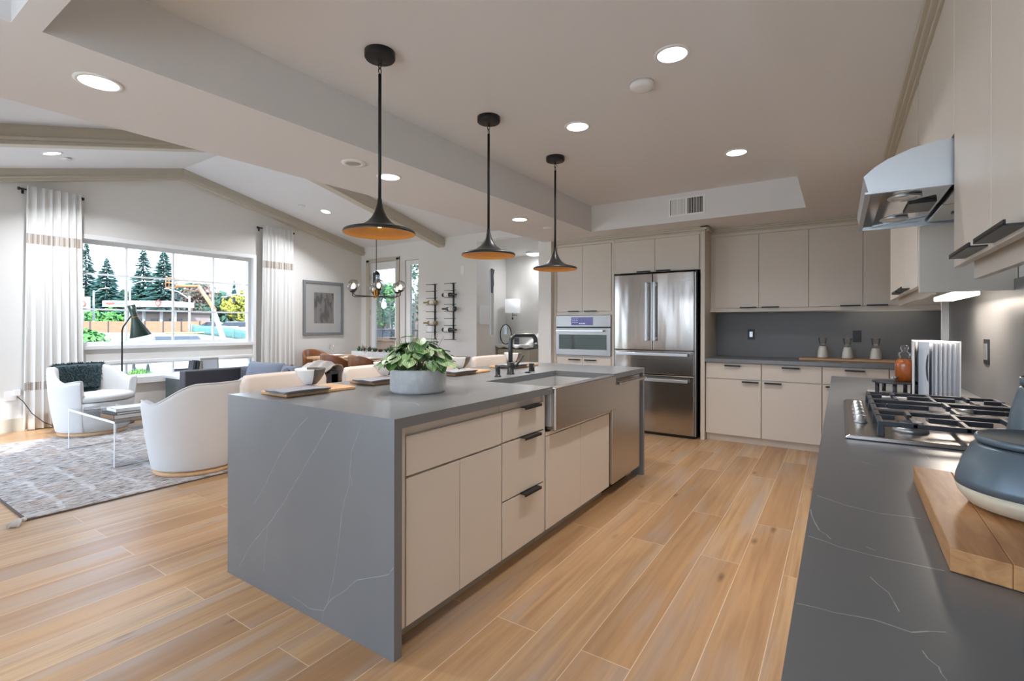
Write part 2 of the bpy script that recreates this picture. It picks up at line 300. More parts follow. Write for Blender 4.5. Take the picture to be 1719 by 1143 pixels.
# ---------------------------------------------------------------- mesh builder
def rootloc(o):
    v = Vector((0, 0, 0))
    while o: v += o.location; o = o.parent
    return v
class MB:
    def __init__(s): s.v = []; s.f = []; s.mi = []; s.sm = []; s.uv = None; s.col = None
    def add(s, vs, fs, mi=0, sm=False):
        o = len(s.v); s.v += [tuple(v) for v in vs]
        for f in fs: s.f.append([i+o for i in f]); s.mi.append(mi); s.sm.append(sm)
        return s
    def box(s, x0, x1, y0, y1, z0, z1, mi=0):
        if x0 > x1: x0, x1 = x1, x0
        if y0 > y1: y0, y1 = y1, y0
        if z0 > z1: z0, z1 = z1, z0
        v = [(x, y, z) for z in (z0, z1) for y in (y0, y1) for x in (x0, x1)]
        return s.add(v, [(0, 2, 3, 1), (4, 5, 7, 6), (0, 1, 5, 4), (2, 6, 7, 3), (0, 4, 6, 2), (1, 3, 7, 5)], mi)
    def prism(s, poly, ax, a0, a1, mi=0, sm=False):
        def mk(p, a): return {'x': (a, p[0], p[1]), 'y': (p[0], a, p[1]), 'z': (p[0], p[1], a)}[ax]
        n = len(poly); v = [mk(p, a0) for p in poly]+[mk(p, a1) for p in poly]
        s.add(v, [list(range(n))[::-1], list(range(n, 2*n))], mi, False)
        o = len(s.v)-2*n
        for i in range(n): j = (i+1) % n; s.f.append([o+i, o+j, o+n+j, o+n+i]); s.mi.append(mi); s.sm.append(sm)
        return s
    def loft(s, rings, closed=False, caps=True, mi=0, sm=True, ring_closed=True):
        n = len(rings[0]); v = [p for r in rings for p in r]; fs = []
        R = len(rings)
        for i in range(R if closed else R-1):
            a = i*n; b = ((i+1) % R)*n
            for k in range(n if ring_closed else n-1):
                j = (k+1) % n; fs.append((a+k, a+j, b+j, b+k))
        s.add(v, fs, mi, sm)
        if caps and not closed and ring_closed:
            o = len(s.v)-len(v)
            s.f.append([o+i for i in range(n)][::-1]); s.f.append([o+(R-1)*n+i for i in range(n)])
            s.mi += [mi, mi]; s.sm += [False, False]
        return s
    def lathe(s, prof, c=(0, 0, 0), n=32, mi=0, sx=1, sy=1, sm=True):
        rings = [[(c[0]+sx*r*math.cos(2*PI*k/n), c[1]+sy*r*math.sin(2*PI*k/n), c[2]+z) for k in range(n)] for r, z in prof]
        return s.loft(rings, mi=mi, sm=sm, caps=True)
    def cyl(s, p, q, r, n=12, mi=0, r2=None):
        return s.tube([p, q], [r, r if r2 is None else r2], n, mi)
    def tube(s, pts, r, n=8, mi=0, closed=False):
        pts = [Vector(p) for p in pts]; R = r if isinstance(r, (list, tuple)) else [r]*len(pts)
        rings = []; up = Vector((0, 0, 1)); pu = None
        for i, p in enumerate(pts):
            if closed: d = pts[(i+1) % len(pts)]-pts[i-1]
            else: d = pts[min(i+1, len(pts)-1)]-pts[max(i-1, 0)]
            d.normalize()
            u = pu if pu is not None else (up if abs(d.z) < .9 else Vector((1, 0, 0)))
            u = u-d*u.dot(d)
            if u.length < 1e-5: u = d.orthogonal()
            u.normalize(); w = d.cross(u); pu = u
            rings.append([p+(u*math.cos(2*PI*k/n)+w*math.sin(2*PI*k/n))*R[i] for k in range(n)])
        return s.loft(rings, closed=closed, mi=mi)
    def sphere(s, c, r, nu=16, nv=10, mi=0, fn=None):
        rx, ry, rz = r if isinstance(r, (tuple, list)) else (r, r, r)
        rings = []
        for j in range(nv+1):
            th = -PI/2+PI*j/nv*.998+.003
            rings.append([(c[0]+rx*math.cos(th)*math.cos(2*PI*k/nu), c[1]+ry*math.cos(th)*math.sin(2*PI*k/nu), c[2]+rz*math.sin(th)) for k in range(nu)])
        return s.loft(rings, mi=mi)
    def grid(s, fn, nu, nv, mi=0, sm=True):
        v = [fn(i/nu, j/nv) for j in range(nv+1) for i in range(nu+1)]
        return s.add(v, [(j*(nu+1)+i, j*(nu+1)+i+1, (j+1)*(nu+1)+i+1, (j+1)*(nu+1)+i) for j in range(nv) for i in range(nu)], mi, sm)
    def build(s, name, mats, parent=None, bev=0, seg=2, local=False, solid=0, sub=0, kind=None):
        if not isinstance(mats, (list, tuple)): mats = [mats]
        if parent is not None and not local:
            off = rootloc(parent)
        elif parent is None and s.v:
            xs = [v[0] for v in s.v]; ys = [v[1] for v in s.v]; zs = [v[2] for v in s.v]
            off = Vector(((min(xs)+max(xs))/2, (min(ys)+max(ys))/2, min(zs))) if kind != 'structure' else Vector((0, 0, 0))
        else: off = Vector((0, 0, 0))
        me = bpy.data.meshes.new(name)
        me.from_pydata([(v[0]-off.x, v[1]-off.y, v[2]-off.z) for v in s.v], [], s.f)
        for m_ in mats: me.materials.append(M[m_] if isinstance(m_, str) else m_)
        me.polygons.foreach_set('material_index', s.mi); me.polygons.foreach_set('use_smooth', s.sm)
        if s.uv:
            ul = me.uv_layers.new(name='UVMap')
            for lp in me.loops: ul.data[lp.index].uv = s.uv[lp.vertex_index]
        if s.col:
            ca = me.color_attributes.new('leaf', 'FLOAT_COLOR', 'POINT')
            for i, c_ in enumerate(s.col): ca.data[i].color = (*c_, 1)
        bm = bmesh.new(); bm.from_mesh(me); bmesh.ops.recalc_face_normals(bm, faces=bm.faces[:]); bm.to_mesh(me); bm.free()
        me.update()
        o = bpy.data.objects.new(name, me); COL.objects.link(o)
        if parent is not None: o.parent = parent
        else: o.location = off
        if solid:
            md = o.modifiers.new('solid', 'SOLIDIFY'); md.thickness = solid; md.offset = 0
        if sub:
            md = o.modifiers.new('sub', 'SUBSURF'); md.levels = sub; md.render_levels = sub
        if bev:
            md = o.modifiers.new('bev', 'BEVEL'); md.width = bev; md.segments = seg; md.limit_method = 'ANGLE'; md.angle_limit = math.radians(40)
        if kind: o['kind'] = kind
        return o
def tag(o, label=None, cat=None, group=None, kind=None):
    if label: o['label'] = label
    if cat: o['category'] = cat
    if group: o['group'] = group
    if kind: o['kind'] = kind
    return o
def thing(name, label, cat, loc, rz=0, group=None):
    o = bpy.data.objects.new(name, None); COL.objects.link(o); o.empty_display_size = .1
    o.location = loc; o.rotation_euler = (0, 0, rz)
    return tag(o, label, cat, group)
KIDS = {}
def copy_tree(o, loc=None, rz=None, label=None, parent=None):
    c = o.copy(); COL.objects.link(c)
    if parent is not None: c.parent = parent
    if loc is not None: c.location = loc
    if rz is not None: c.rotation_euler = (0, 0, rz)
    if label: c['label'] = label
    for ch in [x for x in bpy.data.objects if x.parent == o]: copy_tree(ch, parent=c)
    return c
def struct(mb, name, mat, **kw): return mb.build(name, mat, kind='structure', **kw)
def fb(mb, face, pos, a0, a1, z0, z1, o0, o1, mi=0):
    if face == '+X': mb.box(pos+o0, pos+o1, a0, a1, z0, z1, mi)
    elif face == '-X': mb.box(pos-o0, pos-o1, a0, a1, z0, z1, mi)
    elif face == '-Y': mb.box(a0, a1, pos-o0, pos-o1, z0, z1, mi)
    return mb
def edge_pull(face, pos, a0, a1, z, parent, lipdown=True):
    mb = MB(); fb(mb, face, pos, a0, a1, z-.002, z+.002, -.002, .034)
    fb(mb, face, pos, a0, a1, (z-.012 if lipdown else z), (z if lipdown else z+.010), .030, .034)
    return mb.build('pull_handle', 'black', parent)
def front(face, pos, a0, a1, z0, z1, parent, name, th=.02, mat='cab'):
    g_ = .0018
    return fb(MB(), face, pos, a0+g_, a1-g_, z0+g_, z1-g_, -th, 0).build(name, mat, parent, bev=.0015)
def arc(cx, cy, r, a0, a1, n): return [(cx+r*math.cos(a0+(a1-a0)*i/n), cy+r*math.sin(a0+(a1-a0)*i/n)) for i in range(n+1)]

# ---------------------------------------------------------------- the setting
CZ, TZ = 2.39, 2.695          # kitchen ceiling, tray ceiling
def xs_(y): return -3.455+.031*(y-.3)      # edge of the kitchen ceiling towards the living room
def rz_(y): return 3.60-(.219*(y-3.36) if y > 3.36 else .267*(3.36-y))
mb = MB(); mb.box(-8.35, 2.2, -.05, 8.8, -.12, 0); mb.box(-3.6, 2.2, -3.15, -.05, -.12, 0); struct(mb, 'floor', 'floor')
mb = MB(); mb.box(-16, -3.62, -9, -.16, -.14, -.02); mb.box(-3.62, 4, -9, -3.17, -.14, -.02); struct(mb, 'bounce_patio', 'bounce_patio')  # unseen pale slab, added to bounce daylight up onto the ceilings
# kitchen ceiling with the tray recess: four slabs around the opening
tx0n, tx0f, tx1, ty0, ty1 = -2.545, -2.455, -.265, .567, 5.38
mb = MB()
mb.prism([(xs_(.485), .485), (2.2, .485), (2.2, ty0), (xs_(ty0), ty0)], 'z', CZ, CZ+.06)
mb.prism([(xs_(-3.1), -3.1), (-2.56, -3.1), (-2.56, .485), (xs_(.485), .485)], 'z', CZ, CZ+.06); mb.box(-.265, 2.2, -3.1, .485, CZ, CZ+.06); mb.box(-2.56, -.265, -3.1, -2.4, CZ, CZ+.06)
mb.box(-2.59, -.235, -2.43, .515, TZ, TZ+.06); mb.box(-2.59, -2.56, -2.4, .485, CZ+.06, TZ); mb.box(-.265, -.235, -2.4, .485, CZ+.06, TZ); mb.box(-2.59, -.235, .485, .515, CZ+.06, TZ); mb.box(-2.59, -.235, -2.43, -2.4, CZ+.06, TZ)
mb.prism([(xs_(ty0), ty0), (tx0n, ty0), (tx0f, ty1), (xs_(ty1), ty1)], 'z', CZ, CZ+.06)
mb.box(tx1, 2.2, ty0, ty1, CZ, CZ+.06)
mb.prism([(xs_(ty1), ty1), (2.2, ty1), (2.2, 6.7), (xs_(6.7), 6.7)], 'z', CZ, CZ+.06)
mb.prism([(tx0n-.03, ty0-.03), (tx1+.03, ty0-.03), (tx1+.03, ty1+.03), (tx0f-.03, ty1+.03)], 'z', TZ, TZ+.06)
mb.prism([(tx0n, ty0), (tx0n-.03, ty0), (tx0f-.03, ty1), (tx0f, ty1)], 'z', CZ+.06, TZ)
mb.box(tx1, tx1+.03, ty0, ty1, CZ+.06, TZ)
mb.box(tx0f-.03, tx1+.03, ty1, ty1+.03, CZ+.06, TZ)
mb.box(tx0n-.03, tx1+.03, ty0-.03, ty0, CZ+.06, TZ)
struct(mb, 'ceiling', 'ceil')
# vaulted living room ceiling and hall ceiling
mb = MB()
for ya, yb in ((-.1, 3.36), (3.36, 6.75)):
    mb.prism([(ya, rz_(ya)), (yb, rz_(yb)), (yb, rz_(yb)+.08), (ya, rz_(ya)+.08)], 'x', -8.35, -3.25)
mb.box(-8, -3.0, 6.72, 8.8, 2.72, 2.78)
struct(mb, 'ceiling_vault', 'ceil')
# header between the kitchen ceiling and the vault (faces the living room)
mb = MB()
mb.prism([(xs_(-.1), -.1), (xs_(-.1)+.1, -.1), (xs_(6.7)+.1, 6.7), (xs_(6.7), 6.7)], 'z', CZ+.06, 3.62)
struct(mb, 'wall_header', 'wall')
# window wall x=-8.2
WX = -8.2
mb = MB(); wy0, wy1, wz0, wz1, lz0, lz1 = 2.185, 4.455, .995, 2.405, .545, .755
mb.prism([(-.1, 0), (wy0, 0), (wy0, rz_(wy0)), (-.1, rz_(-.1))], 'x', WX-.2, WX)
mb.prism([(wy1, 0), (6.8, 0), (6.8, rz_(6.8)), (wy1, rz_(wy1))], 'x', WX-.2, WX)
mb.prism([(wy0, wz1), (wy1, wz1), (wy1, rz_(wy1)), (3.36, 3.6), (wy0, rz_(wy0))], 'x', WX-.2, WX)
mb.box(WX-.2, WX, wy0, wy1, lz1, wz0); mb.box(WX-.2, WX, wy0, wy1, 0, lz0)
struct(mb, 'wall_left', 'wall')
# living room end wall y=0 with a glass patio opening, behind the photographer's left
mb = MB(); mb.box(WX-.2, -8.1, -.15, 0, 0, 2.75); mb.box(-4.6, xs_(0)+.1, -.15, 0, 0, 3.62); mb.box(-8.1, -4.6, -.15, 0, 2.25, 3.0)
struct(mb, 'wall_patio', 'wall')
# dining wall y=6.7
DY = 6.7; mb = MB(); dz = 3.0
mb.box(WX-.2, -7.93, DY, DY+.16, 0, dz); mb.box(-7.93, -7.15, DY, DY+.16, 2.55, dz); mb.box(-7.15, -6.94, DY, DY+.16, 0, dz)
mb.box(-6.94, -6.58, DY, DY+.16, 2.53, dz); mb.box(-6.94, -6.58, DY, DY+.16, 0, .2); mb.box(-6.58, -5.2, DY, DY+.16, 0, dz)
mb.box(-5.36, -5.2, DY+.16, 7.08, 0, 2.75); mb.box(-5.2, -3.2, DY, DY+.16, 2.735, dz)
struct(mb, 'wall_dining', 'wall')
# hall
mb = MB(); mb.box(-6.05, -5.89, 6.86, 7.95, 0, 2.75); mb.box(-6.05, -5.89, 7.95, 8.16, 0, 1.1); mb.box(-6.05, -5.89, 7.95, 8.16, 2.42, 2.75); mb.box(-6.05, -5.89, 8.16, 8.8, 0, 2.75)
struct(mb, 'wall_hall_left', 'wall')
struct(MB().box(-5.89, -3.1, 8.6, 8.76, 0, 2.75), 'wall_hall_end', 'wall')
struct(MB().box(-3.372, -3.18, 5.70, 8.6, 0, CZ+.02), 'wall_column', 'wall')
struct(MB().box(-3.18, 2.2, 6.42, 6.6, 0, CZ+.02), 'wall_back', 'wall')
struct(MB().box(.600, .75, -3.1, 4.215, 0, CZ+.02), 'wall_right', 'trim')
struct(MB().box(.552, .60, 4.203, 4.235, 0, CZ), 'trim_7', 'trim')
struct(MB().box(2.05, 2.2, -3.1, 6.6, 0, CZ+.02), 'wall_pantry', 'wall')
R0 = -3.15
mb = MB(); mb.box(-3.6, -3.35, R0, -3.0, 0, CZ+.06); mb.box(.45, 2.2, R0, -3.0, 0, CZ+.06); mb.box(-3.35, .45, R0, -3.0, 2.3, CZ+.06); mb.box(-3.35, .45, R0, -3.0, 0, .1)
struct(mb, 'wall_rear', 'wall')
mb = MB(); mb.box(-3.6, -3.45, -.35, .05, 0, CZ+.06); mb.box(-3.6, -3.45, -3.0, -.35, 2.3, CZ+.06); mb.box(-3.6, -3.45, -3.0, -.35, 0, .1); struct(mb, 'wall_rear_side', 'wall')
# baseboards
struct(MB().box(WX, WX+.016, 0, 6.7, 0, .155), 'baseboard_left', 'beam')
mb = MB(); mb.box(-7.05, -5.2, DY-.016, DY, 0, .155); mb.box(-5.2, -5.184, DY-.016, 7.08, 0, .155); struct(mb, 'baseboard_dining', 'beam')
# beams: moulded rafters across the vault
def beam(name, x0, x1, drop, lip):
    mb = MB()
    for ya, yb in ((0, 3.36), (3.36, 6.7)):
        za, zb = rz_(ya), rz_(yb)
        for xa, xb, d0, d1 in ((x0, x1, -.01, drop), (x0-lip, x1+lip, drop*.62, drop*.80), (x0-lip*.4, x1+lip*.4, drop*.80, drop*.86)):
            mb.prism([(ya, za-d0), (yb, zb-d0), (yb, zb-d1), (ya, za-d1)], 'x', xa, xb)
    return struct(mb, name, 'beam', bev=.004)
beam('trim_1', WX-.01, WX+.10, .155, .022)
beam('trim_2', -6.08, -5.94, .175, .022)
# crown along the cabinets
def crown(mb, face, pos, a0, a1):
    for o, za, zb in ((.045, 2.372, 2.389), (.03, 2.35, 2.372), (.012, 2.335, 2.35)): fb(mb, face, pos, a0, a1, za, zb, -.05, o)
mb = MB(); crown(mb, '-Y', 5.77, -3.13, -1.21); crown(mb, '-Y', 6.05, -1.255, 1.14)
for o, za, zb in ((.045, 2.372, 2.389), (.03, 2.35, 2.372), (.012, 2.335, 2.35)): mb.box(-1.30, -1.255+o, 5.725, 6.05, za, zb)
struct(mb, 'trim_3', 'beam', bev=.003)
mb = MB(); crown(mb, '-X', .285, -.3, 4.19); struct(mb, 'trim_4', 'beam', bev=.003)

# windows
def grid_window(name, x, y0, y1, z0, z1, ys, zs, fw=.055, extra=0):
    mb = MB(); a, b = x-.13, x-.05
    mb.box(a, b, y0, y0+fw, z0, z1); mb.box(a, b, y1-fw, y1, z0, z1); mb.box(a, b, y0+fw, y1-fw, z1-fw, z1); mb.box(a, b, y0+fw, y1-fw, z0, z0+fw)
    w = struct(mb, name, 'trim', bev=.004)
    mb = MB()
    for q in ys: mb.box(x-.105, x-.07, q-.012, q+.012, z0, z1)
    for q in zs: mb.box(x-.103, x-.072, y0+.01, y1-.01, q-.012, q+.012)
    mb.build('window_bars', 'trim', w)
    MB().box(x-.093, x-.087, y0+fw, y1-fw, z0+fw, z1-fw).build('pane', 'glass', w)
    return w
grid_window('window_1', WX, wy0, wy1, wz0, wz1, (2.72, 3.30, 3.865), (1.955, 1.485))
grid_window('window_2', WX, wy0, wy1, lz0, lz1, (2.72, 3.30, 3.865), (), fw=.03)
# casing and sill around both windows
mb = MB(); o = WX; c = .02
k = .005
mb.box(o-.062, o+c, wy0-.05, wy0+k, lz0-.07, wz1+.055); mb.box(o-.062, o+c, wy1-k, wy1+.05, lz0-.07, wz1+.055)
mb.box(o-.061, o+c-.001, wy0, wy1, wz1-k, wz1+.054); mb.box(o-.061, o+.03, wy0, wy1, wz0-.045, wz0+k)
mb.box(o-.061, o+c-.001, wy0, wy1, lz1-k, lz1+.035); mb.box(o-.13, o+.05, wy0-.052, wy1+.052, lz0-.085, lz0+k)
struct(mb, 'trim_5', 'trim', bev=.004)
# patio glazing and rear glazing
mb = MB()
for x in (-8.1, -6.96, -5.8, -4.66): mb.box(x, x+.06, -.11, -.05, 0, 2.25)
mb.box(-8.1, -4.6, -.11, -.05, 2.18, 2.25); w = struct(mb, 'window_3', 'trim')
MB().box(-8.1, -4.6, -.083, -.077, 0, 2.2).build('pane', 'glass', w)
mb = MB()
for x in (-3.35, -2.1, -.84, .39): mb.box(x, x+.06, -3.12, -3.05, .1, 2.3)
w = struct(mb, 'window_4', 'trim')
MB().box(-3.35, .45, -3.083, -3.077, .1, 2.3).build('pane', 'glass', w)
mb = MB()
for y in (-3.0, -1.7, -.41): mb.box(-3.57, -3.50, y, y+.06, .1, 2.3)
w = struct(mb, 'window_7', 'trim'); MB().box(-3.538, -3.532, -3.0, -.35, .1, 2.3).build('pane', 'glass', w)
# dining patio door and sidelight
mb = MB()
mb.box(-8.02, -7.93, DY-.03, DY, 0, 2.60); mb.box(-7.15, -7.07, DY-.03, DY, 0, 2.60); mb.box(-8.02, -7.07, DY-.03, DY, 2.55, 2.62)
struct(mb, 'trim_6', 'beam', bev=.004)
mb = MB(); ya, yb = DY+.03, DY+.08
mb.box(-7.925, -7.825, ya, yb, 0, 2.545); mb.box(-7.245, -7.155, ya, yb, 0, 2.545); mb.box(-7.825, -7.245, ya, yb, 2.40, 2.545); mb.box(-7.825, -7.245, ya, yb, 0, .25)
d = struct(mb, 'door_1', 'trim', bev=.004)
MB().box(-7.825, -7.245, DY+.052, DY+.058, .25, 2.40).build('pane', 'glass', d)
for hz in (.3, 1.55, 2.25):
    MB().cyl((-7.935, DY+.01, hz-.05), (-7.935, DY+.01, hz+.05), .010, 10).build('hinge', 'rim', d)
mb = MB(); mb.cyl((-7.19, DY+.03, 1.02), (-7.19, DY-.03, 1.02), .012, 10); mb.cyl((-7.19, DY-.03, 1.02), (-7.31, DY-.03, 1.02), .011, 10); mb.build('door_handle', 'black', d)
mb = MB()
mb.box(-6.935, -6.82, ya, yb, .205, 2.525); mb.box(-6.612, -6.585, ya, yb, .205, 2.525); mb.box(-6.82, -6.612, ya, yb, 2.44, 2.525); mb.box(-6.82, -6.612, ya, yb, .205, .27)
d = struct(mb, 'window_5', 'trim', bev=.004); MB().box(-6.82, -6.612, DY+.052, DY+.058, .27, 2.44).build('pane', 'glass', d)
mb = MB(); mb.box(-5.99, -5.95, 7.955, 7.98, 1.1, 2.42); mb.box(-5.99, -5.95, 8.13, 8.155, 1.1, 2.42)
w = struct(mb, 'window_6', 'trim'); MB().box(-5.973, -5.967, 7.98, 8.13, 1.1, 2.42).build('pane', 'glass', w)

# ---------------------------------------------------------------- lamps in the ceiling
def can(loc, label, power, color, r=.075, group='recessed ceiling lights', slope=0):
    t_ = thing('recessed_light', label, 'ceiling light', loc, 0, group)
    t_.rotation_euler = (slope, 0, 0)
    MB().lathe([(r+.018, .004), (r+.018, -.004), (r, -.006), (r, .004)], n=28).build('trim_ring', 'white', t_, local=True)
    MB().lathe([(r, -.001), (r, -.0045), (0.001, -.0045), (.001, -.001)], n=28).build('lens', 'lens', t_, local=True)
    area_light('lamp', (0, 0, -.012), r*1.9, r*1.9, power, color, parent=t_, shape='DISK', spread=math.radians(130))
    return t_
KW, LW = KITCHEN_W, LIVING_W
can((-2.849, .829, CZ), 'recessed light nearest the camera in the flat ceiling strip by the living room', KW, NEUT)
can((-2.822, 2.564, CZ), 'recessed light in the flat ceiling strip just right of the nearest pendant rod', KW, WARM)
can((-2.796, 4.336, CZ), 'recessed light in the flat ceiling strip between the middle and far pendants', KW, WARM)
can((-.733, 2.61, TZ), 'largest recessed light in the raised tray ceiling, nearest the camera', KW, WARM)
can((-1.56, 3.18, TZ), 'recessed light in the tray ceiling just right of the middle pendant', KW, WARM)
can((-.705, 4.37, TZ), 'recessed light in the tray ceiling nearest the hood and back cabinets', KW, WARM)
can((-7.168, 1.678, rz_(1.678)), 'recessed light in the vaulted ceiling above the left curtain', LW, NEUT, slope=math.atan(.267))
can((-7.234, 5.168, rz_(5.168)), 'recessed light in the vaulted ceiling above the framed picture', LW, NEUT, slope=-math.atan(.219))
t_ = thing('speaker_light', 'small white unlit adjustable ceiling spot left of the nearest pendant', 'ceiling light', (-2.787, 2.215, CZ))
MB().lathe([(.085, .002), (.085, -.005), (.05, -.009), (.045, .002)], n=28).build('trim_ring', 'white', t_, local=True)
MB().lathe([(.045, -.001), (.045, -.004), (.001, -.007), (.001, -.001)], n=20).build('eye', 'rim', t_, local=True)
tag(MB().lathe([(.07, 2.693), (.07, 2.67), (.045, 2.662), (.001, 2.661)], (-.97, 2.83, 0), 28).build('smoke_detector', 'white'), 'round white smoke detector on the tray ceiling', 'smoke detector')
tag(MB().lathe([(.065, CZ-.001), (.065, CZ-.006), (.001, CZ-.007)], (-2.756, 4.885, 0), 24).build('sprinkler_cover', 'white'), 'flat white sprinkler cover on the ceiling by the far pendant', 'sprinkler cover')
for yy, lb in ((1.86, 'flat white sprinkler cover on the vaulted ceiling beside the left light'), (4.86, 'flat white sprinkler cover on the vaulted ceiling beside the right light')):
    tag(MB().lathe([(.06, rz_(yy)-.004), (.06, rz_(yy)-.014), (.001, rz_(yy)-.015)], (-7.45, yy, 0), 20).build('sprinkler_cover', 'white'), lb, 'sprinkler cover')
# supply vent in the tray's far side
t_ = thing('air_vent', 'white two panel air supply grille on the far side of the tray ceiling', 'air vent', (-1.357, ty1, 2.46))
mb = MB(); xa, xb, xm = -1.545, -1.17, -1.357
mb.box(xa, xb, ty1-.006, ty1, 2.45, 2.468); mb.box(xa, xb, ty1-.006, ty1, 2.632, 2.65); mb.box(xa, xa+.018, ty1-.006, ty1, 2.468, 2.632); mb.box(xb-.018, xb, ty1-.006, ty1, 2.468, 2.632); mb.box(xm-.01, xm+.01, ty1-.006, ty1, 2.468, 2.632)
mb.build('frame', 'white', t_)
MB().box(xa+.018, xb-.018, ty1-.0015, ty1, 2.468, 2.632).build('backing', 'jet', t_)
mb = MB()
for k in range(10):
    x = xa+.026+k*.0160; mb.prism([(x, ty1-.005), (x+.0025, ty1-.005), (x+.0145, ty1-.001), (x+.012, ty1-.001)], 'z', 2.468, 2.632)
    x = xm+.018+k*.0160; mb.prism([(x, ty1-.001), (x+.0025, ty1-.001), (x+.007, ty1-.005), (x+.0045, ty1-.005)], 'z', 2.468, 2.632)
mb.build('louvres', 'white', t_)

# ---------------------------------------------------------------- pendants
def pendant():
    t_ = thing('pendant_light', '', 'pendant light', (0, 0, 0), 0, 'black pendants over the island')
    MB().lathe([(.001, 0), (.078, 0), (.078, -.03), (.074, -.036), (.001, -.036)], n=32).build('canopy', 'black', t_, local=True)
    mb = MB()
    for k in range(3):
        z = -.045-k*.026; a = k % 2
        mb.tube([((.009*math.cos(q) if a else 0), (0 if a else .009*math.cos(q)), z+.017*math.sin(q)) for q in [2*PI*i/10 for i in range(10)]], .0025, 6, closed=True)
    mb.build('chain', 'black', t_, local=True)
    MB().cyl((0, 0, -.115), (0, 0, -.775), .0085, 12).build('rod', 'black', t_, local=True)
    pr_ = [(.0105, -.765), (.012, -.785), (.018, -.81), (.027, -.835), (.041, -.862), (.060, -.885), (.088, -.904), (.122, -.917), (.165, -.926), (.180, -.932), (.185, -.940), (.183, -.948)]
    MB().loft([[(r*math.cos(2*PI*k/48), r*math.sin(2*PI*k/48), z) for k in range(48)] for r, z in pr_], caps=False).build('shade', 'bronze', t_, local=True)
    pin = [(.183, -.948), (.178, -.948), (.174, -.942), (.145, -.935), (.105, -.926), (.072, -.908), (.05, -.89), (.028, -.862), (.001, -.85)]
    MB().loft([[(r*math.cos(2*PI*k/48), r*math.sin(2*PI*k/48), z) for k in range(48)] for r, z in pin], caps=False).build('inner_reflector', 'gold', t_, local=True)
    MB().sphere((0, 0, -.893), (.02, .02, .024), 14, 8).build('bulb', 'filament', t_, local=True)
    area_light('lamp', (0, 0, -.930), .04, .04, 3.0, (1, .8, .55), parent=t_, shape='DISK')
    return t_
p0 = pendant()
for i, (y, lb) in enumerate(((1.752, 'black flared pendant nearest the camera, largest of the three over the island'), (2.708, 'black flared pendant in the middle of the three over the island'), (3.655, 'black flared pendant farthest from the camera, smallest of the three'))):
    o = p0 if i == 0 else copy_tree(p0)
    o.location = (-2.0, y, TZ); o['label'] = lb

# ---------------------------------------------------------------- island
IX0, IX1, IY0, IY1, T = -2.615, -1.392, 1.292, 4.138, .914
FX = -1.412                                       # plane of the island cabinet fronts
def vein(mb, fn, pts, w):
    pts = [Vector(p) for p in pts]
    # jitter the polyline a little so the vein wanders
    out = [pts[0]]
    for a, b in zip(pts, pts[1:]):
        n = max(2, int((b-a).length/.03)); nrm = Vector((-(b-a).y, (b-a).x)).normalized()
        for k in range(1, n+1): out.append(a.lerp(b, k/n)+nrm*random.uniform(-.0025, .0025))
    for i in range(len(out)-1):
        a, b = out[i], out[i+1]; nrm = Vector((-(b-a).y, (b-a).x)).normalized()*w*random.uniform(.18, .42)
        mb.add([fn(*(a-nrm)), fn(*(a+nrm)), fn(*(b+nrm)), fn(*(b-nrm))], [(0, 1, 2, 3)], 1)
top = thing('worktop', 'dark grey waterfall quartz worktop of the kitchen island with fine white veins', 'worktop', ((IX0+IX1)/2, (IY0+IY1)/2, 0))
SY0, SY1, SXB = 2.515, 3.455, -1.885
MB().prism([(IX0, IY0+.04), (IX1, IY0+.04), (IX1, SY0), (SXB, SY0), (SXB, SY1), (IX1, SY1), (IX1, IY1-.04), (IX0, IY1-.04)], 'z', T-.04, T).build('slab', 'quartz', top)
mb = MB().box(IX0, IX1, IY0, IY0+.04, 0, T)
fy = IY0-.0004
def fp(x, z): return (x, fy, z)
vein(mb, fp, [(-1.93, .868), (-2.02, .80), (-2.14, .68), (-2.20, .60), (-2.30, .47), (-2.37, .40)], .0035)
vein(mb, fp, [(-1.77, .868), (-1.86, .76), (-1.98, .62), (-2.12, .45), (-2.24, .33), (-2.40, .19), (-2.50, .06)], .0042)
vein(mb, fp, [(-1.58, .868), (-1.64, .76), (-1.655, .62), (-1.70, .50), (-1.72, .36), (-1.75, .22), (-1.79, .10)], .0035)
vein(mb, fp, [(-1.645, .66), (-1.63, .62)], .004)
vein(mb, fp, [(-2.05, .05), (-1.92, .035), (-1.82, .06), (-1.77, .12), (-1.70, .17), (-1.60, .25), (-1.50, .29), (-1.42, .325), (-1.395, .36)], .0045)
vein(mb, fp, [(-1.82, .06), (-1.83, 0.01)], .003)
vein(mb, fp, [(-2.24, .33), (-2.27, .20), (-2.28, .1)], .0025)
mb.build('waterfall_panel', ['quartzp', 'vein'], top)
MB().box(IX0, IX1, IY1-.04, IY1, 0, T).build('waterfall_panel', 'quartz', top)
def cab_body(name, label, y0, y1, ztop, x0=-2.20, toe=True):
    t_ = thing(name, label, 'cabinet', ((x0+FX)/2, (y0+y1)/2, 0))
    MB().box(x0, FX-.021, y0+.001, y1-.001, .085, ztop).build('carcass', 'cab', t_)
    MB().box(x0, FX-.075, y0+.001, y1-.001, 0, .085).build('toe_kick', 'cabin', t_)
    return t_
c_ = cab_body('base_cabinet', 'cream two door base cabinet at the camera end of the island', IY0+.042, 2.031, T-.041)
front('+X', FX, 1.372, 2.027, .674, .834, c_, 'drawer_front')
front('+X', FX, 1.372, 1.700, .085, .668, c_, 'door'); front('+X', FX, 1.700, 2.027, .085, .668, c_, 'door')
MB().box(FX-.022, FX-.004, 1.334, 1.370, .085, .872).build('filler_strip', 'cab', c_)
c_ = cab_body('drawer_cabinet', 'cream drawer cabinet with black tab pulls, left of the island sink', 2.033, 2.468, T-.041)
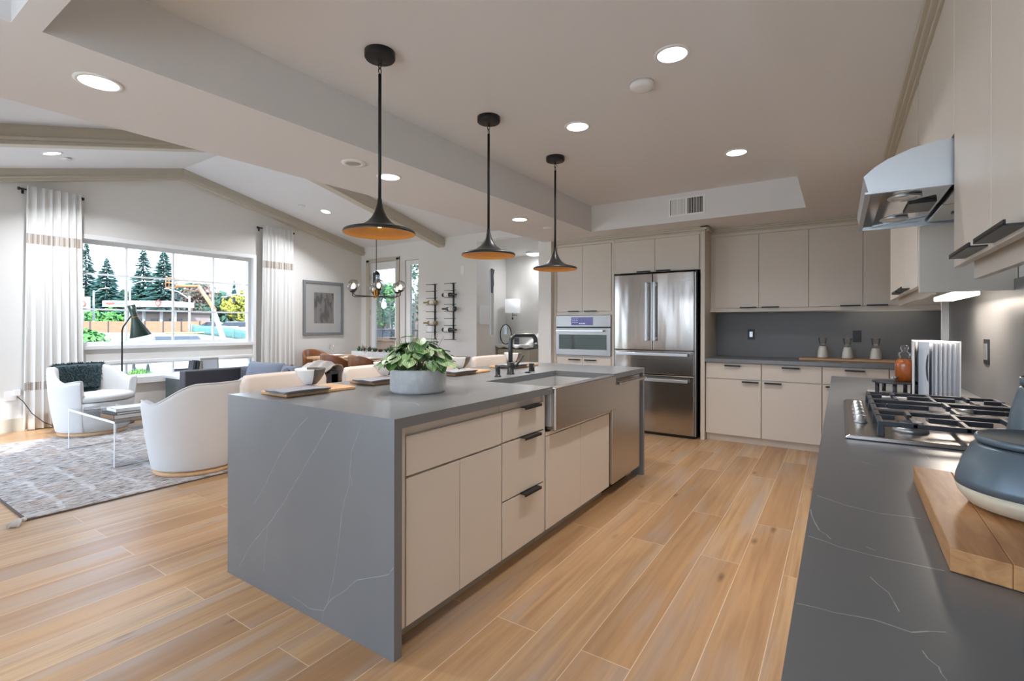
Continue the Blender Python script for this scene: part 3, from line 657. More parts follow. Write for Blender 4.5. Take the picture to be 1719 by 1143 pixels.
for z0, z1 in ((.677, .834), (.378, .672), (.085, .373)):
    d_ = front('+X', FX, 2.032, 2.453, z0, z1, c_, 'drawer'); edge_pull('+X', FX, 2.20, 2.37, z1+.001, d_)
MB().box(FX-.022, FX-.006, 2.455, 2.470, .085, .872).build('filler_strip', 'cab', c_)
c_ = cab_body('sink_cabinet', 'cream two door base cabinet under the steel farmhouse sink', 2.472, 3.448, .644)
MB().box(FX-.021, FX-.003, 2.474, 3.446, .630, .650).build('top_rail', 'cab', c_)
front('+X', FX, 2.474, 2.928, .085, .628, c_, 'door'); front('+X', FX, 2.928, 3.412, .085, .628, c_, 'door')
MB().box(-2.22, -2.203, IY0+.042, IY1-.042, 0, T-.041).build('island_cladding', 'cab', None, bev=.001)
tag(bpy.data.objects['island_cladding'], 'cream cladding board under the island overhang facing the stools', 'panel')
# dishwasher
t_ = thing('dishwasher', 'stainless steel dishwasher with a bar handle at the far end of the island', 'dishwasher', (-1.8, 3.77, 0))
MB().box(-2.18, FX-.03, 3.474, 4.092, .10, T-.043).build('tub', 'jet', t_)
MB().box(FX-.03, FX+.004, 3.460, 4.085, .085, T-.046).build('door', 'steel', t_, bev=.004)
MB().box(-2.1, FX-.09, 3.452, 4.092, 0, .10).build('toe_kick', 'jet', t_)
MB().box(FX-.10, FX-.085, 4.00, 4.09, 0.003, .082).build('bracket', 'white', t_)
mb = MB(); mb.box(FX+.045, FX+.060, 3.49, 4.06, .826, .850)
for y in (3.50, 4.03): mb.box(FX+.002, FX+.046, y, y+.02, .828, .848)
mb.build('handle', 'steel', t_, bev=.004)
# farmhouse sink
t_ = thing('farmhouse_sink', 'stainless steel apron front sink set into the island', 'sink', (-1.63, 2.985, .652))
mb = MB(); x0, x1, y0, y1, zb, zt = SXB-.012, -1.40, SY0-.012, SY1+.012, .685, .872
mb.box(x0, x1, y0, y1, zb-.004, zb); mb.box(x0, x0+.012, y0, y1, zb, zt); mb.box(x0, x1, y0, y0+.012, zb, zt); mb.box(x0, x1, y1-.012, y1, zb, zt)
mb.build('basin', 'sinksteel', t_)
MB().box(-1.44, -1.372, SY0+.003, SY1-.003, .655, .906).build('apron', 'steel', t_, bev=.007, seg=3)
MB().lathe([(.045, .686), (.045, .689), (.03, .688), (.001, .687)], (-1.65, 2.985, 0), 24).build('drain', 'polish', t_)
# faucet and deck accessories
t_ = thing('faucet', 'gunmetal pull down faucet with a squared arch behind the sink', 'faucet', (-2.01, 2.996, T))
MB().lathe([(.030, 0), (.030, .004), (.025, .008), (.025, .085), (.022, .09), (.001, .09)], (-2.01, 2.996, T), 24).build('base', 'gunmetal', t_)
d_ = Vector((.30, .95, 0)).normalized(); b_ = Vector((-2.01, 2.996, T))
def fpnt(r, z): return b_+d_*r+Vector((0, 0, z))
pts = [fpnt(0, .08), fpnt(0, .18), fpnt(0, .235)]+[fpnt(.05-.05*math.cos(a), .235+.05*math.sin(a)) for a in (.3, .6, .9, 1.2, PI/2)]+[fpnt(.13, .285), fpnt(.19, .284)]+[fpnt(.20+.045*math.sin(a), .239+.045*math.cos(a)) for a in (.2, .5, .8, 1.1, 1.4)]+[fpnt(.245, .225)]
MB().tube(pts, .0165, 14).build('spout', 'gunmetal', t_)
MB().tube([fpnt(.245, .228), fpnt(.245, .185)], [.019, .018], 14).build('spray_head', 'gunmetal', t_)
mb = MB(); mb.cyl(fpnt(.02, .06), fpnt(.065, .06), .018, 14); mb.tube([fpnt(.055, .065), fpnt(.085, .09), fpnt(.125, .135)], [.009, .0075, .006], 10); mb.build('lever', 'gunmetal', t_)
t_ = thing('soap_dispenser', 'gunmetal soap pump left of the faucet on the island', 'soap dispenser', (-1.985, 2.80, T))
MB().lathe([(.024, 0), (.024, .004), (.017, .008), (.017, .055), (.019, .057), (.019, .078), (.001, .08)], (-1.985, 2.80, T), 20).build('body', 'gunmetal', t_)
MB().tube([(-1.985, 2.80, T+.062), (-1.95, 2.87, T+.066), (-1.935, 2.895, T+.064)], [.005, .005, .004], 8).build('nozzle', 'gunmetal', t_)
t_ = thing('air_gap', 'short black cylinder air gap cap right of the faucet', 'air gap', (-2.02, 3.31, T))
MB().lathe([(.026, 0), (.023, .006), (.022, .055), (.018, .06), (.001, .06)], (-2.02, 3.31, T), 20).build('cap', 'jet', t_)
mb = MB()
for z in (.030, .042): mb.box(-2.0, -1.9975, 3.300, 3.322, T+z, T+z+.006)
mb.build('slots', 'rim', t_)
tag(MB().lathe([(.022, T), (.022, T+.006), (.012, T+.009), (.001, T+.009)], (-1.97, 3.17, 0), 20).build('air_switch', 'black'), 'small black air switch button between the faucet and the air gap', 'button')

# potted peperomia
PX, PY = -1.895, 1.93
t_ = thing('potted_plant', 'silver veined leafy plant in a round pale concrete bowl on the island', 'plant', (PX, PY, T))
MB().lathe([(.001, 0), (.140, 0), (.148, .012), (.150, .118), (.148, .124), (.141, .124), (.139, .095), (.001, .095)], (PX, PY, T), 48).build('bowl', 'concrete', t_)
mb = MB()
for k in range(420):
    a = random.uniform(0, 2*PI); r = .13*math.sqrt(random.random()); x, y = PX+r*math.cos(a), PY+r*math.sin(a)
    a2 = random.uniform(0, 2*PI); l = .018
    z = T+.097+random.uniform(0, .02)
    mb.tube([(x, y, z), (x+l*math.cos(a2)*.6, y+l*math.sin(a2)*.6, z+random.uniform(.006, .022)), (x+l*math.cos(a2+.9), y+l*math.sin(a2+.9), z+random.uniform(0, .02))], .0016, 4)
tag(mb.build('moss', 'moss', t_), kind='stuff')
mb = MB(); mb.col = []
def leaf(mb, base, out, up, size, rnd):
    out = out.normalized(); side = out.cross(up).normalized(); nrm = side.cross(out).normalized()
    nu, nv = 8, 7; o = len(mb.v); vs = []
    for j in range(nv+1):
        v = j/nv
        w = .5*size*(1-(.9-.9*v/.4)**2)**.5 if v < .4 else .5*size*max(0, 1-((v-.4)/.6)**1.9)**.8
        if j == nv: w = .002
        for i in range(nu+1):
            u = i/nu-.5; s_ = 2*u
            bx = v*size-(.16*size*abs(s_)**1.5)*(1-v)**2*1.2 if j < nv else size
            lift = -.22*size*(v**2)+.10*size*abs(s_)**1.6*(1-.3*v)-.012*size*math.cos(8*PI*u)
            vs.append(base+out*bx+side*(s_*w)+nrm*lift); mb.col.append((i/nu, v, rnd))
    mb.add(vs, [(j*(nu+1)+i, j*(nu+1)+i+1, (j+1)*(nu+1)+i+1, (j+1)*(nu+1)+i) for j in range(nv) for i in range(nu)], 0, True)
stm = MB(); rl = random.Random(11)
for k in range(120):
    a = rl.uniform(0, 2*PI); rr = math.sqrt(rl.random()); ring = rr*.175
    c0 = Vector((PX+.10*rr*math.cos(a), PY+.10*rr*math.sin(a), T+.10))
    hgt = (.155-.13*rr**1.6)*rl.uniform(.6, 1.1)+.02
    tip = Vector((PX+ring*math.cos(a)*1.02, PY+ring*math.sin(a)*1.02, T+.115+hgt))
    out = Vector((math.cos(a+rl.uniform(-.7, .7)), math.sin(a+rl.uniform(-.7, .7)), rl.uniform(-.75, .35)-.35*rr))
    stm.tube([c0, c0.lerp(tip, .6)+Vector((0, 0, .012)), tip], [.0022, .0018, .0014], 5)
    leaf(mb, tip, out, Vector((0, 0, 1)), rl.uniform(.048, .076), rl.random())
tag(mb.build('foliage', 'peperomia', t_), kind='stuff')
stm.build('stems', 'moss', t_)
mb = MB()
for k in range(9):
    a = rl.uniform(0, 2*PI); x, y = PX+.07*math.cos(a), PY+.07*math.sin(a); z = T+.10; pts = []
    for q in range(7):
        pts.append((x, y, z)); x += rl.uniform(-.02, .02)+.012*math.cos(a); y += rl.uniform(-.02, .02)+.012*math.sin(a); z += rl.uniform(.025, .042)
    mb.tube(pts, [.0013]*6+[.0007], 4)
mb.build('twigs', 'stem', t_)

# place settings along the stool side
def oriented_box(mb, cx, cy, hx, hy, z0, z1, rz, mi=0):
    c, s = math.cos(rz), math.sin(rz)
    pl = [(cx+c*x-s*y, cy+s*x+c*y) for x, y in ((-hx, -hy), (hx, -hy), (hx, hy), (-hx, hy))]
    return mb.prism(pl, 'z', z0, z1, mi)
def bowl(x, y, z, label, group):
    t_ = thing('bowl', label, 'bowl', (x, y, z), 0, group)
    n = 36; prof = [(.001, .0), (.032, .0), (.036, .004), (.052, .022), (.068, .048), (.077, .075), (.079, .083), (.076, .084), (.066, .052), (.048, .024), (.03, .010), (.001, .008)]
    mb = MB(); rings = [[(r*math.cos(2*PI*k/n), r*math.sin(2*PI*k/n), zz) for k in range(n)] for r, zz in prof]; mb.loft(rings)
    for i, f in enumerate(mb.f):
        cx = sum(mb.v[q][0] for q in f)/len(f); cy = sum(mb.v[q][1] for q in f)/len(f)
        if cx*.35+cy*.94 > .002 : mb.mi[i] = 1
    mb.build('body', ['ceramic', 'ceramicd'], t_, local=True); return t_
def setting(y0, y1, cx, lb, cyb, hasbowl=True):
    cy = (y0+y1)/2
    b = thing('serving_board', f'oak serving board with tapered edge under {lb}', 'board', (cx, cy, T), 0, 'serving boards along the island')
    oriented_box(MB(), cx, cy, .115, (y1-y0)/2, T, T+.018, .0).build('board', 'wood', b, bev=.005)
    n_ = thing('napkin', f'folded slate grey napkin on the serving board of {lb}', 'napkin', (cx+.03, cyb, T+.018), 0, 'napkins along the island')
    mb = MB()
    for k in range(4): mb.grid(lambda u, v, k=k: (cx-.045+.17*u+.008*k, cyb-.13+.26*v-.006*k, T+.0195+.0042*k+.0018*math.sin(9*u+5*v+k)), 10, 12)
    mb.build('cloth', 'napkin', n_, solid=.003)
    if hasbowl: bowl(cx-.03, cy+(.02), T+.037, f'two tone white and grey bowl of {lb}', 'two tone bowls along the island')
setting(1.385, 1.80, -2.36, 'the setting at the camera end', 1.50)
setting(1.965, 2.36, -2.40, 'the setting behind the potted plant', 2.06)
setting(2.65, 3.07, -2.36, 'the setting right of the potted plant', 2.76)
setting(3.36, 3.80, -2.36, 'the setting behind the faucet', 3.47)

# ---------------------------------------------------------------- back wall: oven tower, fridge, cabinets
TY = 5.77
t_ = thing('oven_cabinet', 'tall greige cabinet tower holding the built in oven left of the fridge', 'cabinet', (-2.745, 6.1, 0))
MB().box(-3.17, -2.325, TY+.021, 6.415, .0, .885).build('carcass', 'cab', t_); MB().box(-3.17, -2.325, TY+.021, 6.415, 1.415, 2.385).build('carcass', 'cab', t_)
mb = MB(); mb.box(-3.178, -3.133, TY, TY+.021, 0, 2.335); mb.box(-2.360, -2.325, TY, TY+.021, 0, 2.335); mb.box(-3.133, -2.360, TY+.004, TY+.021, 2.312, 2.385); mb.box(-3.133, -2.360, TY+.004, TY+.021, 1.412, 1.455); mb.box(-3.133, -2.36, TY+.004, TY+.021, .872, .892)
mb.build('face_frame', 'cab', t_)
d_ = front('-Y', TY, -3.128, -2.757, 1.458, 2.31, t_, 'door'); edge_pull('-Y', TY, -2.95, -2.80, 1.458, d_, False)
d_ = front('-Y', TY, -2.757, -2.364, 1.458, 2.31, t_, 'door'); edge_pull('-Y', TY, -2.72, -2.55, 1.458, d_, False)
d_ = front('-Y', TY, -3.128, -2.75, .09, .868, t_, 'door'); edge_pull('-Y', TY, -2.945, -2.78, .842, d_)
d_ = front('-Y', TY, -2.75, -2.364, .09, .868, t_, 'door'); edge_pull('-Y', TY, -2.72, -2.56, .842, d_)
t_ = thing('wall_oven', 'stainless built in speed oven with a violet display', 'oven', (-2.745, 5.9, .895))
MB().box(-3.12, -2.37, TY-.002, 6.35, .893, 1.410).build('body', 'jet', t_)
MB().box(-3.132, -2.362, TY-.022, TY-.002, 1.262, 1.408).build('control_panel', 'ovensteel', t_, bev=.003)
p_ = MB().box(-2.905, -2.60, TY-.0245, TY-.0215, 1.282, 1.385).build('display', 'screen', t_)
mb = MB(); rq = random.Random(4)
for r_ in range(3):
    for c__ in range(3): mb.box(-2.885+c__*.028, -2.873+c__*.028, TY-.0252, TY-.0244, 1.360-r_*.022, 1.366-r_*.022)
for x in (-2.79, -2.77, -2.755, -2.735, -2.72): mb.box(x, x+.011, TY-.0252, TY-.0244, 1.300, 1.308)
mb.build('display_symbols', 'screenlit', p_)
MB().box(-3.132, -2.362, TY-.006, TY-.001, 1.246, 1.262).build('vent_gap', 'jet', t_)
dr = MB().box(-3.132, -2.362, TY-.024, TY-.002, .896, 1.246).build('door', 'ovensteel', t_, bev=.003)
MB().box(-3.085, -2.415, TY-.0265, TY-.0235, .972, 1.162).build('window', 'darkglass', dr)
mb = MB(); mb.box(-3.11, -2.45, TY-.066, TY-.050, 1.198, 1.222)
for x in (-3.08, -2.50): mb.box(x, x+.02, TY-.052, TY-.022, 1.202, 1.218)
mb.build('handle', 'satin', dr, bev=.004)
# refrigerator
FY = 5.70
t_ = thing('refrigerator', 'stainless french door refrigerator with two drawers', 'refrigerator', (-1.825, 6.05, 0))
MB().box(-2.29, -1.335, FY+.065, 6.40, .02, 1.895).build('body', 'jet', t_)
def fdoor(x0, x1, z0, z1, nm): return MB().box(x0, x1, FY, FY+.06, z0, z1).build(nm, 'fridge', t_, bev=.006, seg=3)
dl = fdoor(-2.292, -1.829, .993, 1.887, 'door'); dr = fdoor(-1.821, -1.355, .993, 1.887, 'door')
d2 = fdoor(-2.292, -1.355, .714, .984, 'drawer'); d3 = fdoor(-2.292, -1.355, .035, .704, 'drawer')
MB().box(-1.352, -1.340, FY+.02, FY+.064, .03, 1.88).build('side_seal', 'rim', t_)
for d_, x in ((dl, -1.882), (dr, -1.790)):
    mb = MB(); mb.box(x-.014, x+.014, FY-.062, FY-.044, 1.10, 1.785)
    for z in (1.115, 1.74): mb.box(x-.010, x+.010, FY-.046, FY, z, z+.03)
    mb.build('handle', 'satin', d_, bev=.004)
for d_, z in ((d2, .945), (d3, .648)):
    mb = MB(); mb.box(-2.25, -1.412, FY-.062, FY-.044, z-.017, z+.017)
    for x in (-2.23, -1.455): mb.box(x, x+.03, FY-.046, FY, z-.011, z+.011)
    mb.build('handle', 'satin', d_, bev=.004)
MB().box(-1.495, -1.375, FY-.0035, FY+.002, 1.785, 1.793).build('wordmark_strip', 'rim', dr)
MB().box(-2.28, -1.36, FY+.03, FY+.06, .004, .034).build('kick_grille', 'jet', t_)
t_ = thing('fridge_top_cabinet', 'two door greige cabinet above the refrigerator', 'cabinet', (-1.82, 6.1, 1.915))
MB().box(-2.322, -1.302, TY+.021, 6.415, 1.915, 2.385).build('carcass', 'cab', t_)
mb = MB(); mb.box(-2.322, -1.302, TY+.004, TY+.021, 2.308, 2.385); mb.build('face_frame', 'cab', t_)
d_ = front('-Y', TY, -2.332, -1.82, 1.917, 2.307, t_, 'door'); edge_pull('-Y', TY, -2.03, -1.865, 1.919, d_, False)
d_ = front('-Y', TY, -1.82, -1.315, 1.917, 2.307, t_, 'door'); edge_pull('-Y', TY, -1.795, -1.63, 1.919, d_, False)
tag(MB().box(-1.300, -1.256, TY-.004, 6.415, 0, 2.385).build('fridge_surround', 'cab', None, bev=.002), 'tall greige end panel on the right side of the refrigerator', 'panel')
# base cabinets under the back counter
BY = 5.80
xs = (-1.252, -.690, -.145, .389, .93, 1.6)
names_ = ('nearest the refrigerator', 'second from the refrigerator', 'under the row of milk carafes', 'mostly hidden behind the amber jar', 'at the pantry end, behind the cookbook')
for i in range(5):
    a, b = xs[i], xs[i+1]
    t_ = thing('base_cabinet', 'greige back wall base cabinet '+names_[i], 'cabinet', ((a+b)/2, 6.1, 0), 0, 'base cabinets along the back wall')
    MB().box(a+.001, b-.001, BY+.021, 6.40, .078, .872).build('carcass', 'cab', t_)
    MB().box(a+.001, b-.001, BY+.05, 6.38, 0, .078).build('toe_kick', 'cab', t_)
    d_ = front('-Y', BY, a+.003, b-.003, .695, .868, t_, 'drawer'); xm = (a+b)/2; edge_pull('-Y', BY, xm-.08, xm+.08, .845, d_)
    d_ = front('-Y', BY, a+.003, b-.003, .080, .690, t_, 'door')
    if i == 0: edge_pull('-Y', BY, b-.185, b-.025, .676, d_)
    else: edge_pull('-Y', BY, a+.03, a+.19, .676, d_)
tag(MB().box(-1.253, 2.04, BY-.035, 6.418, .874, T).build('worktop', 'quartz', None, bev=.002), 'dark grey quartz worktop along the back wall under the upper cabinets', 'worktop')
tag(MB().box(-1.253, 2.04, 6.400, 6.419, T+.001, 1.43).build('backsplash', 'splash'), 'dark grey slab backsplash on the back wall', 'backsplash')
UY = 6.05
xs = (-1.205, -.746, -.272, .194, 1.12)
t_ = None
for i in range(4):
    a, b = xs[i], xs[i+1]
    t_ = thing('upper_cabinet', 'greige upper cabinet on the back wall, '+('next to the refrigerator panel', 'second from the refrigerator panel', 'third from the refrigerator panel', 'fourth, partly behind the hood')[i], 'cabinet', ((a+b)/2, 6.2, 1.44), 0, 'upper cabinets along the back wall')
    MB().box(a+.001 if i else -1.254, b-.001, UY+.021, 6.398, 1.475, 2.385).build('carcass', 'cab', t_)
    MB().box(a if i else -1.254, b, UY+.002, UY+.021, 1.435, 1.474).build('light_rail', 'cab', t_)
    MB().box(a if i else -1.254, b, UY+.006, UY+.021, 2.302, 2.385).build('top_rail', 'cab', t_)
    d_ = front('-Y', UY, a, b, 1.476, 2.30, t_, 'door')
    if i in (0, 2): edge_pull('-Y', UY, b-.19, b-.02, 1.478, d_, False)
    else: edge_pull('-Y', UY, a+.03, a+.20, 1.478, d_, False)
s_ = thing('undercabinet_light', 'slim warm light strip under the back wall upper cabinets', 'light', (.2, 6.22, 1.47))
MB().box(.0, .60, 6.20, 6.24, 1.4645, 1.4745).build('strip', 'strip', s_)
area_light('lamp', (.30, 6.22, 1.458), .5, .04, 5.0, (1, .80, .58)).parent = s_
s_.children[-1].location = (.10, 0, -.012)
# outlets
def wallplate(name, label, cat, x0, x1, z0, z1, y, mats=('plate', 'rim')):
    t_ = thing(name, label, cat, ((x0+x1)/2, y, z0))
    MB().box(x0, x1, y-.006, y, z0, z1).build('plate', mats[0], t_, bev=.002)
    xm = (x0+x1)/2
    MB().box(xm-.017, xm+.017, y-.009, y-.005, z0+.03, z1-.03).build('insert', mats[1], t_, bev=.001)
wallplate('outlet', 'black plate outlet with a metal insert on the back splash near the fridge', 'outlet', -.907, -.832, 1.116, 1.238, 6.400)
wallplate('outlet', 'all black outlet behind the milk carafes', 'outlet', .118, .193, 1.106, 1.227, 6.400, ('plate', 'plate'))
# tray with carafes
t_ = tag(MB().box(-.36, .62, 6.05, 6.30, T+.001, T+.020).build('long_tray', 'wood', None, bev=.004), 'long narrow oak board on the back counter', 'board')
def carafe(x, y, z, fill, label):
    t_ = thing('milk_carafe', label, 'carafe', (x, y, z), 0, 'milk carafes on the long board')
    pr_ = [(.001, 0), (.048, 0), (.054, .008), (.053, .03), (.047, .075), (.037, .115), (.031, .135), (.031, .15), (.037, .195), (.041, .215)]
    MB().lathe(pr_[:-1]+[pr_[-1], (.039, .215), (.035, .195), (.029, .15)], n=28).build('glass_body', 'clear', t_, local=True)
    r_ = lambda h: max(.02, (.050-.16*h if h > .03 else .050)-.002)
    pm = [(.001, .004), (.046, .004), (.051, .010), (.050, .03), (.0445, .075), (min(.0445, r_(fill)+.004), fill), (.001, fill)]
    MB().lathe(pm, n=28).build('milk', 'milk', t_, local=True); return t_
carafe(-.150, 6.17, T+.020, .128, 'milk filled glass carafe nearest the fridge on the long board')
carafe(.068, 6.17, T+.020, .122, 'milk filled glass carafe in the middle of the long board')
carafe(.305, 6.17, T+.020, .115, 'milk filled glass carafe beside the amber jar, least full of the three')

# ---------------------------------------------------------------- right wall: counter, cooktop, hood, uppers
CX = -.048
wt = MB().box(CX, .597, -.45, 4.20, .874, T)
for vp, vw in (([(-.038, 1.202), (.011, 1.169), (.066, 1.155), (.124, 1.166)], .0032), ([(-.046, 1.104), (-.029, .999), (-.011, .968)], .0026), ([(-.043, .961), (.001, .942), (.046, .936), (.126, .934)], .0034), ([(-.045, .719), (-.005, .723), (.036, .728), (.069, .726), (.103, .745)], .0028),
               ([(.036, .853), (.053, .815), (.062, .768)], .0022), ([(.075, .69), (.085, .666), (.089, .645)], .002), ([(.046, 1.569), (.082, 1.54)], .0026), ([(.036, .966), (.046, .957)], .0034), ([(.02, 2.9), (.12, 2.6), (.2, 1.7)], .002), ([(-.04, .35), (.1, .30), (.3, .33)], .003)):
    vein(wt, lambda x, y: (x, y, T+.0003), vp, vw)
tag(wt.build('worktop', ['quartzp', 'veinw'], None), 'dark grey quartz worktop with fine white veins in the right foreground', 'worktop')
ry = (-.44, .45, 1.15, 1.86, 2.79, 3.5, 4.19)
rn = ('beside the camera', 'below the wooden board', 'just before the cooktop', 'below the cooktop', 'just past the cooktop', 'at the far end of the right counter')
for i in range(6):
    a, b = ry[i], ry[i+1]
    t_ = thing('base_cabinet', 'greige base cabinet under the right worktop '+rn[i], 'cabinet', (.3, (a+b)/2, 0), 0, 'base cabinets along the right wall')
    MB().box(-.001, .59, a+.001, b-.001, .078, .872).build('carcass', 'cab', t_); MB().box(.05, .57, a+.001, b-.001, 0, .078).build('toe_kick', 'cab', t_)
    d_ = front('-X', -.022, a+.003, b-.003, .695, .868, t_, 'drawer'); edge_pull('-X', -.022, (a+b)/2-.08, (a+b)/2+.08, .845, d_)
    d_ = front('-X', -.022, a+.003, b-.003, .080, .690, t_, 'door'); edge_pull('-X', -.022, b-.2, b-.03, .676, d_)
tag(MB().box(.585, .5985, -.45, 4.19, T+.001, 1.46).build('backsplash', 'splash'), 'dark grey slab backsplash on the right wall', 'backsplash')
t_ = thing('outlet', 'vertical metal faced outlet on the right wall splash', 'outlet', (.585, 3.2, 1.09))
MB().box(.579, .585, 3.155, 3.245, 1.088, 1.208).build('plate', 'plate', t_, bev=.002); MB().box(.575, .580, 3.175, 3.225, 1.11, 1.187).build('insert', 'rim', t_)
# cooktop
t_ = thing('gas_cooktop', 'stainless gas cooktop with cast iron grates set in the right worktop', 'cooktop', (.29, 2.33, T))
X0, X1, Y0, Y1 = .015, .555, 1.868, 2.785
mb = MB()
mb.prism([(X0, T), (X0, T+.006), (X0+.012, T+.014), (X1-.012, T+.014), (X1, T+.006), (X1, T)], 'y', Y0, Y1)
mb.build('top_plate', 'steel', t_, bev=.003)
bx = [(.19, 2.03, .036), (.43, 2.03, .045), (.33, 2.33, .058), (.19, 2.63, .045), (.43, 2.63, .036)]
for x, y, r in bx:
    b_ = MB().lathe([(r+.012, 0), (r+.010, .012), (r, .016), (r*.9, .022), (.001, .022)], (x, y, T+.014), 24).build('burner', 'rim', t_)
    MB().lathe([(r*.92, 0), (r*.95, .006), (r*.85, .010), (.001, .011)], (x, y, T+.036), 24).build('burner_cap', 'iron', b_)
for k, y in enumerate((2.13, 2.23, 2.33, 2.43, 2.53)):
    k_ = MB().lathe([(.020, 0), (.020, .004), (.016, .006), (.015, .026), (.001, .027)], (.062, y, T+.014), 18).build('knob', 'satin', t_)
mb = None
gz = T+.052
for y0, y1 in ((Y0+.03, 2.168), (2.178, 2.482), (2.492, Y1-.03)):
    mb = MB(); x0, x1 = .10, X1-.025; w = .0065
    def bar(a, b, c, d): mb.box(a, b, c, d, gz-.007, gz+.007)
    bar(x0, x1, y0, y0+2*w); bar(x0, x1, y1-2*w, y1); bar(x0, x0+2*w, y0+2*w, y1-2*w); bar(x1-2*w, x1, y0+2*w, y1-2*w)
    ym = (y0+y1)/2
    for xc in ((.19, .43) if y0 != 2.178 else (.33,)):
        mb.box(xc-w, xc+w, y0, ym-.03, gz-.006, gz+.010); mb.box(xc-w, xc+w, ym+.03, y1, gz-.006, gz+.010)
    mb.box(x0, .15, ym-w, ym+w, gz-.006, gz+.010); mb.box(x1-.06, x1, ym-w, ym+w, gz-.006, gz+.010)
    if y0 != 2.178: mb.box(.235, .385, ym-w, ym+w, gz-.006, gz+.010); mb.box(.31-w, .31+w, y0, y1, gz-.006, gz+.008)
    else: mb.box(.15, .27, ym-w, ym+w, gz-.006, gz+.010); mb.box(.39, .47, ym-w, ym+w, gz-.006, gz+.010)
    for x in (x0+w, x1-w):
        for y in (y0+w, y1-w): mb.prism([(x-.010, T+.013), (x+.010, T+.013), (x+.0075, gz-.001), (x-.0075, gz-.001)], 'y', y-.0075, y+.0075)
    mb.build('grate', 'iron', t_, bev=.002)
# hood
HY0, HY1 = 1.985, 2.735
t_ = thing('range_hood', 'curved stainless range hood over the cooktop', 'range hood', (.33, 2.36, 1.70))
prof = [(.077, 1.706), (.065, 1.758), (.095, 1.785), (.128, 1.805), (.188, 1.828), (.25, 1.838), (.30, 1.84), (.595, 1.84), (.595, 1.706)]
mb = MB()
mb.prism(prof, 'y', HY0, HY0+.004); mb.prism(prof, 'y', HY1-.004, HY1)
for i in range(7):
    (xa, za), (xb, zb) = prof[i], prof[i+1]
    mb.add([(xa, HY0, za), (xb, HY0, zb), (xb, HY1, zb), (xa, HY1, za)], [(0, 1, 2, 3)])
mb.build('shell', 'satin', t_)
mb = MB(); mb.box(.068, .084, HY0-.001, HY1+.001, 1.699, 1.7055); mb.box(.084, .59, HY0-.001, HY0+.012, 1.699, 1.7055); mb.box(.084, .59, HY1-.012, HY1+.001, 1.699, 1.7055)
mb.build('rim', 'satin', t_)
MB().box(.084, .118, HY0+.012, HY1-.012, 1.706, 1.709).build('front_strip', 'polish', t_)
MB().add([(.118, HY0+.012, 1.708), (.30, HY0+.012, 1.722), (.30, HY1-.012, 1.722), (.118, HY1-.012, 1.708)], [(0, 1, 2, 3)]).build('under_panel', 'polish', t_)
for y in (HY0+.17, HY1-.17):
    l_ = MB().lathe([(.048, 0), (.048, -.006), (.040, -.010), (.036, -.004), (.001, -.004)], (.185, y, 1.714), 24).build('lamp_ring', 'satin', t_)
    MB().lathe([(.036, -.005), (.02, -.007), (.001, -.007)], (.185, y, 1.714), 20).build('lamp_glass', 'white', l_)
MB().box(.205, .285, 2.27, 2.45, 1.708, 1.722).build('control_box', 'jet', t_, bev=.003)
for k in range(2):
    ya = HY0+.02+k*.36; f_ = MB().box(.31, .585, ya, ya+.345, 1.709, 1.722).build('filter', 'steel', t_, bev=.003)
    for x in (.36, .50): MB().box(x, x+.05, ya+.15, ya+.18, 1.705, 1.710).build('latch', 'iron', f_)
# upper cabinets on the right wall
UX = .285
def upper(name, label, y0, y1, z0, splits, handles, rail=True):
    t_ = thing(name, label, 'cabinet', (.44, (y0+y1)/2, z0))
    MB().box(UX+.021, .597, y0, y1, z0+.02 if rail else z0, 2.385).build('carcass', 'cab', t_)
    if rail: MB().box(UX+.045, UX+.062, y0, y1, z0-.035, z0+.02).build('light_rail', 'cab', t_)
    MB().box(UX+.006, UX+.021, y0, y1, 2.337, 2.385).build('top_rail', 'cab', t_)
    for (a, b), h_ in zip(splits, handles):
        d_ = front('-X', UX, a, b, z0, 2.336, t_, 'door')
        if h_: edge_pull('-X', UX, h_[0], h_[1], z0+.012, d_, False)
    return t_
upper('upper_cabinet', 'greige upper cabinet at the right edge of the photo, nearest the camera', -.35, 1.962, 1.442, [(1.530, 1.962), (1.09, 1.530), (.65, 1.09), (.2, .65), (-.35, .2)], [(1.555, 1.80), (1.26, 1.505), None, None, None])
upper('hood_cabinet', 'short greige cabinet above the range hood', 1.966, 2.752, 1.845, [(1.968, 2.36), (2.36, 2.752)], [None, None], rail=False)
t_ = upper('upper_cabinet', 'greige upper cabinet just past the range hood with a lit strip below', 2.79, 4.185, 1.442, [(2.805, 3.33), (3.33, 4.18)], [(3.08, 3.31), (3.36, 3.60)])
MB().box(UX+.003, .597, 2.775, 2.79, 1.415, 2.335).build('end_panel', 'cab', t_, bev=.002)
s_ = thing('undercabinet_light', 'glowing warm light bar under the cabinet past the hood', 'light', (.46, 3.155, 1.40))
MB().box(.42, .50, 2.86, 3.45, 1.402, 1.425).build('bar', 'strip', s_, bev=.004)
area_light('lamp', (0, 0, -.008), .06, .55, 4.0, (1, .80, .60), parent=s_)

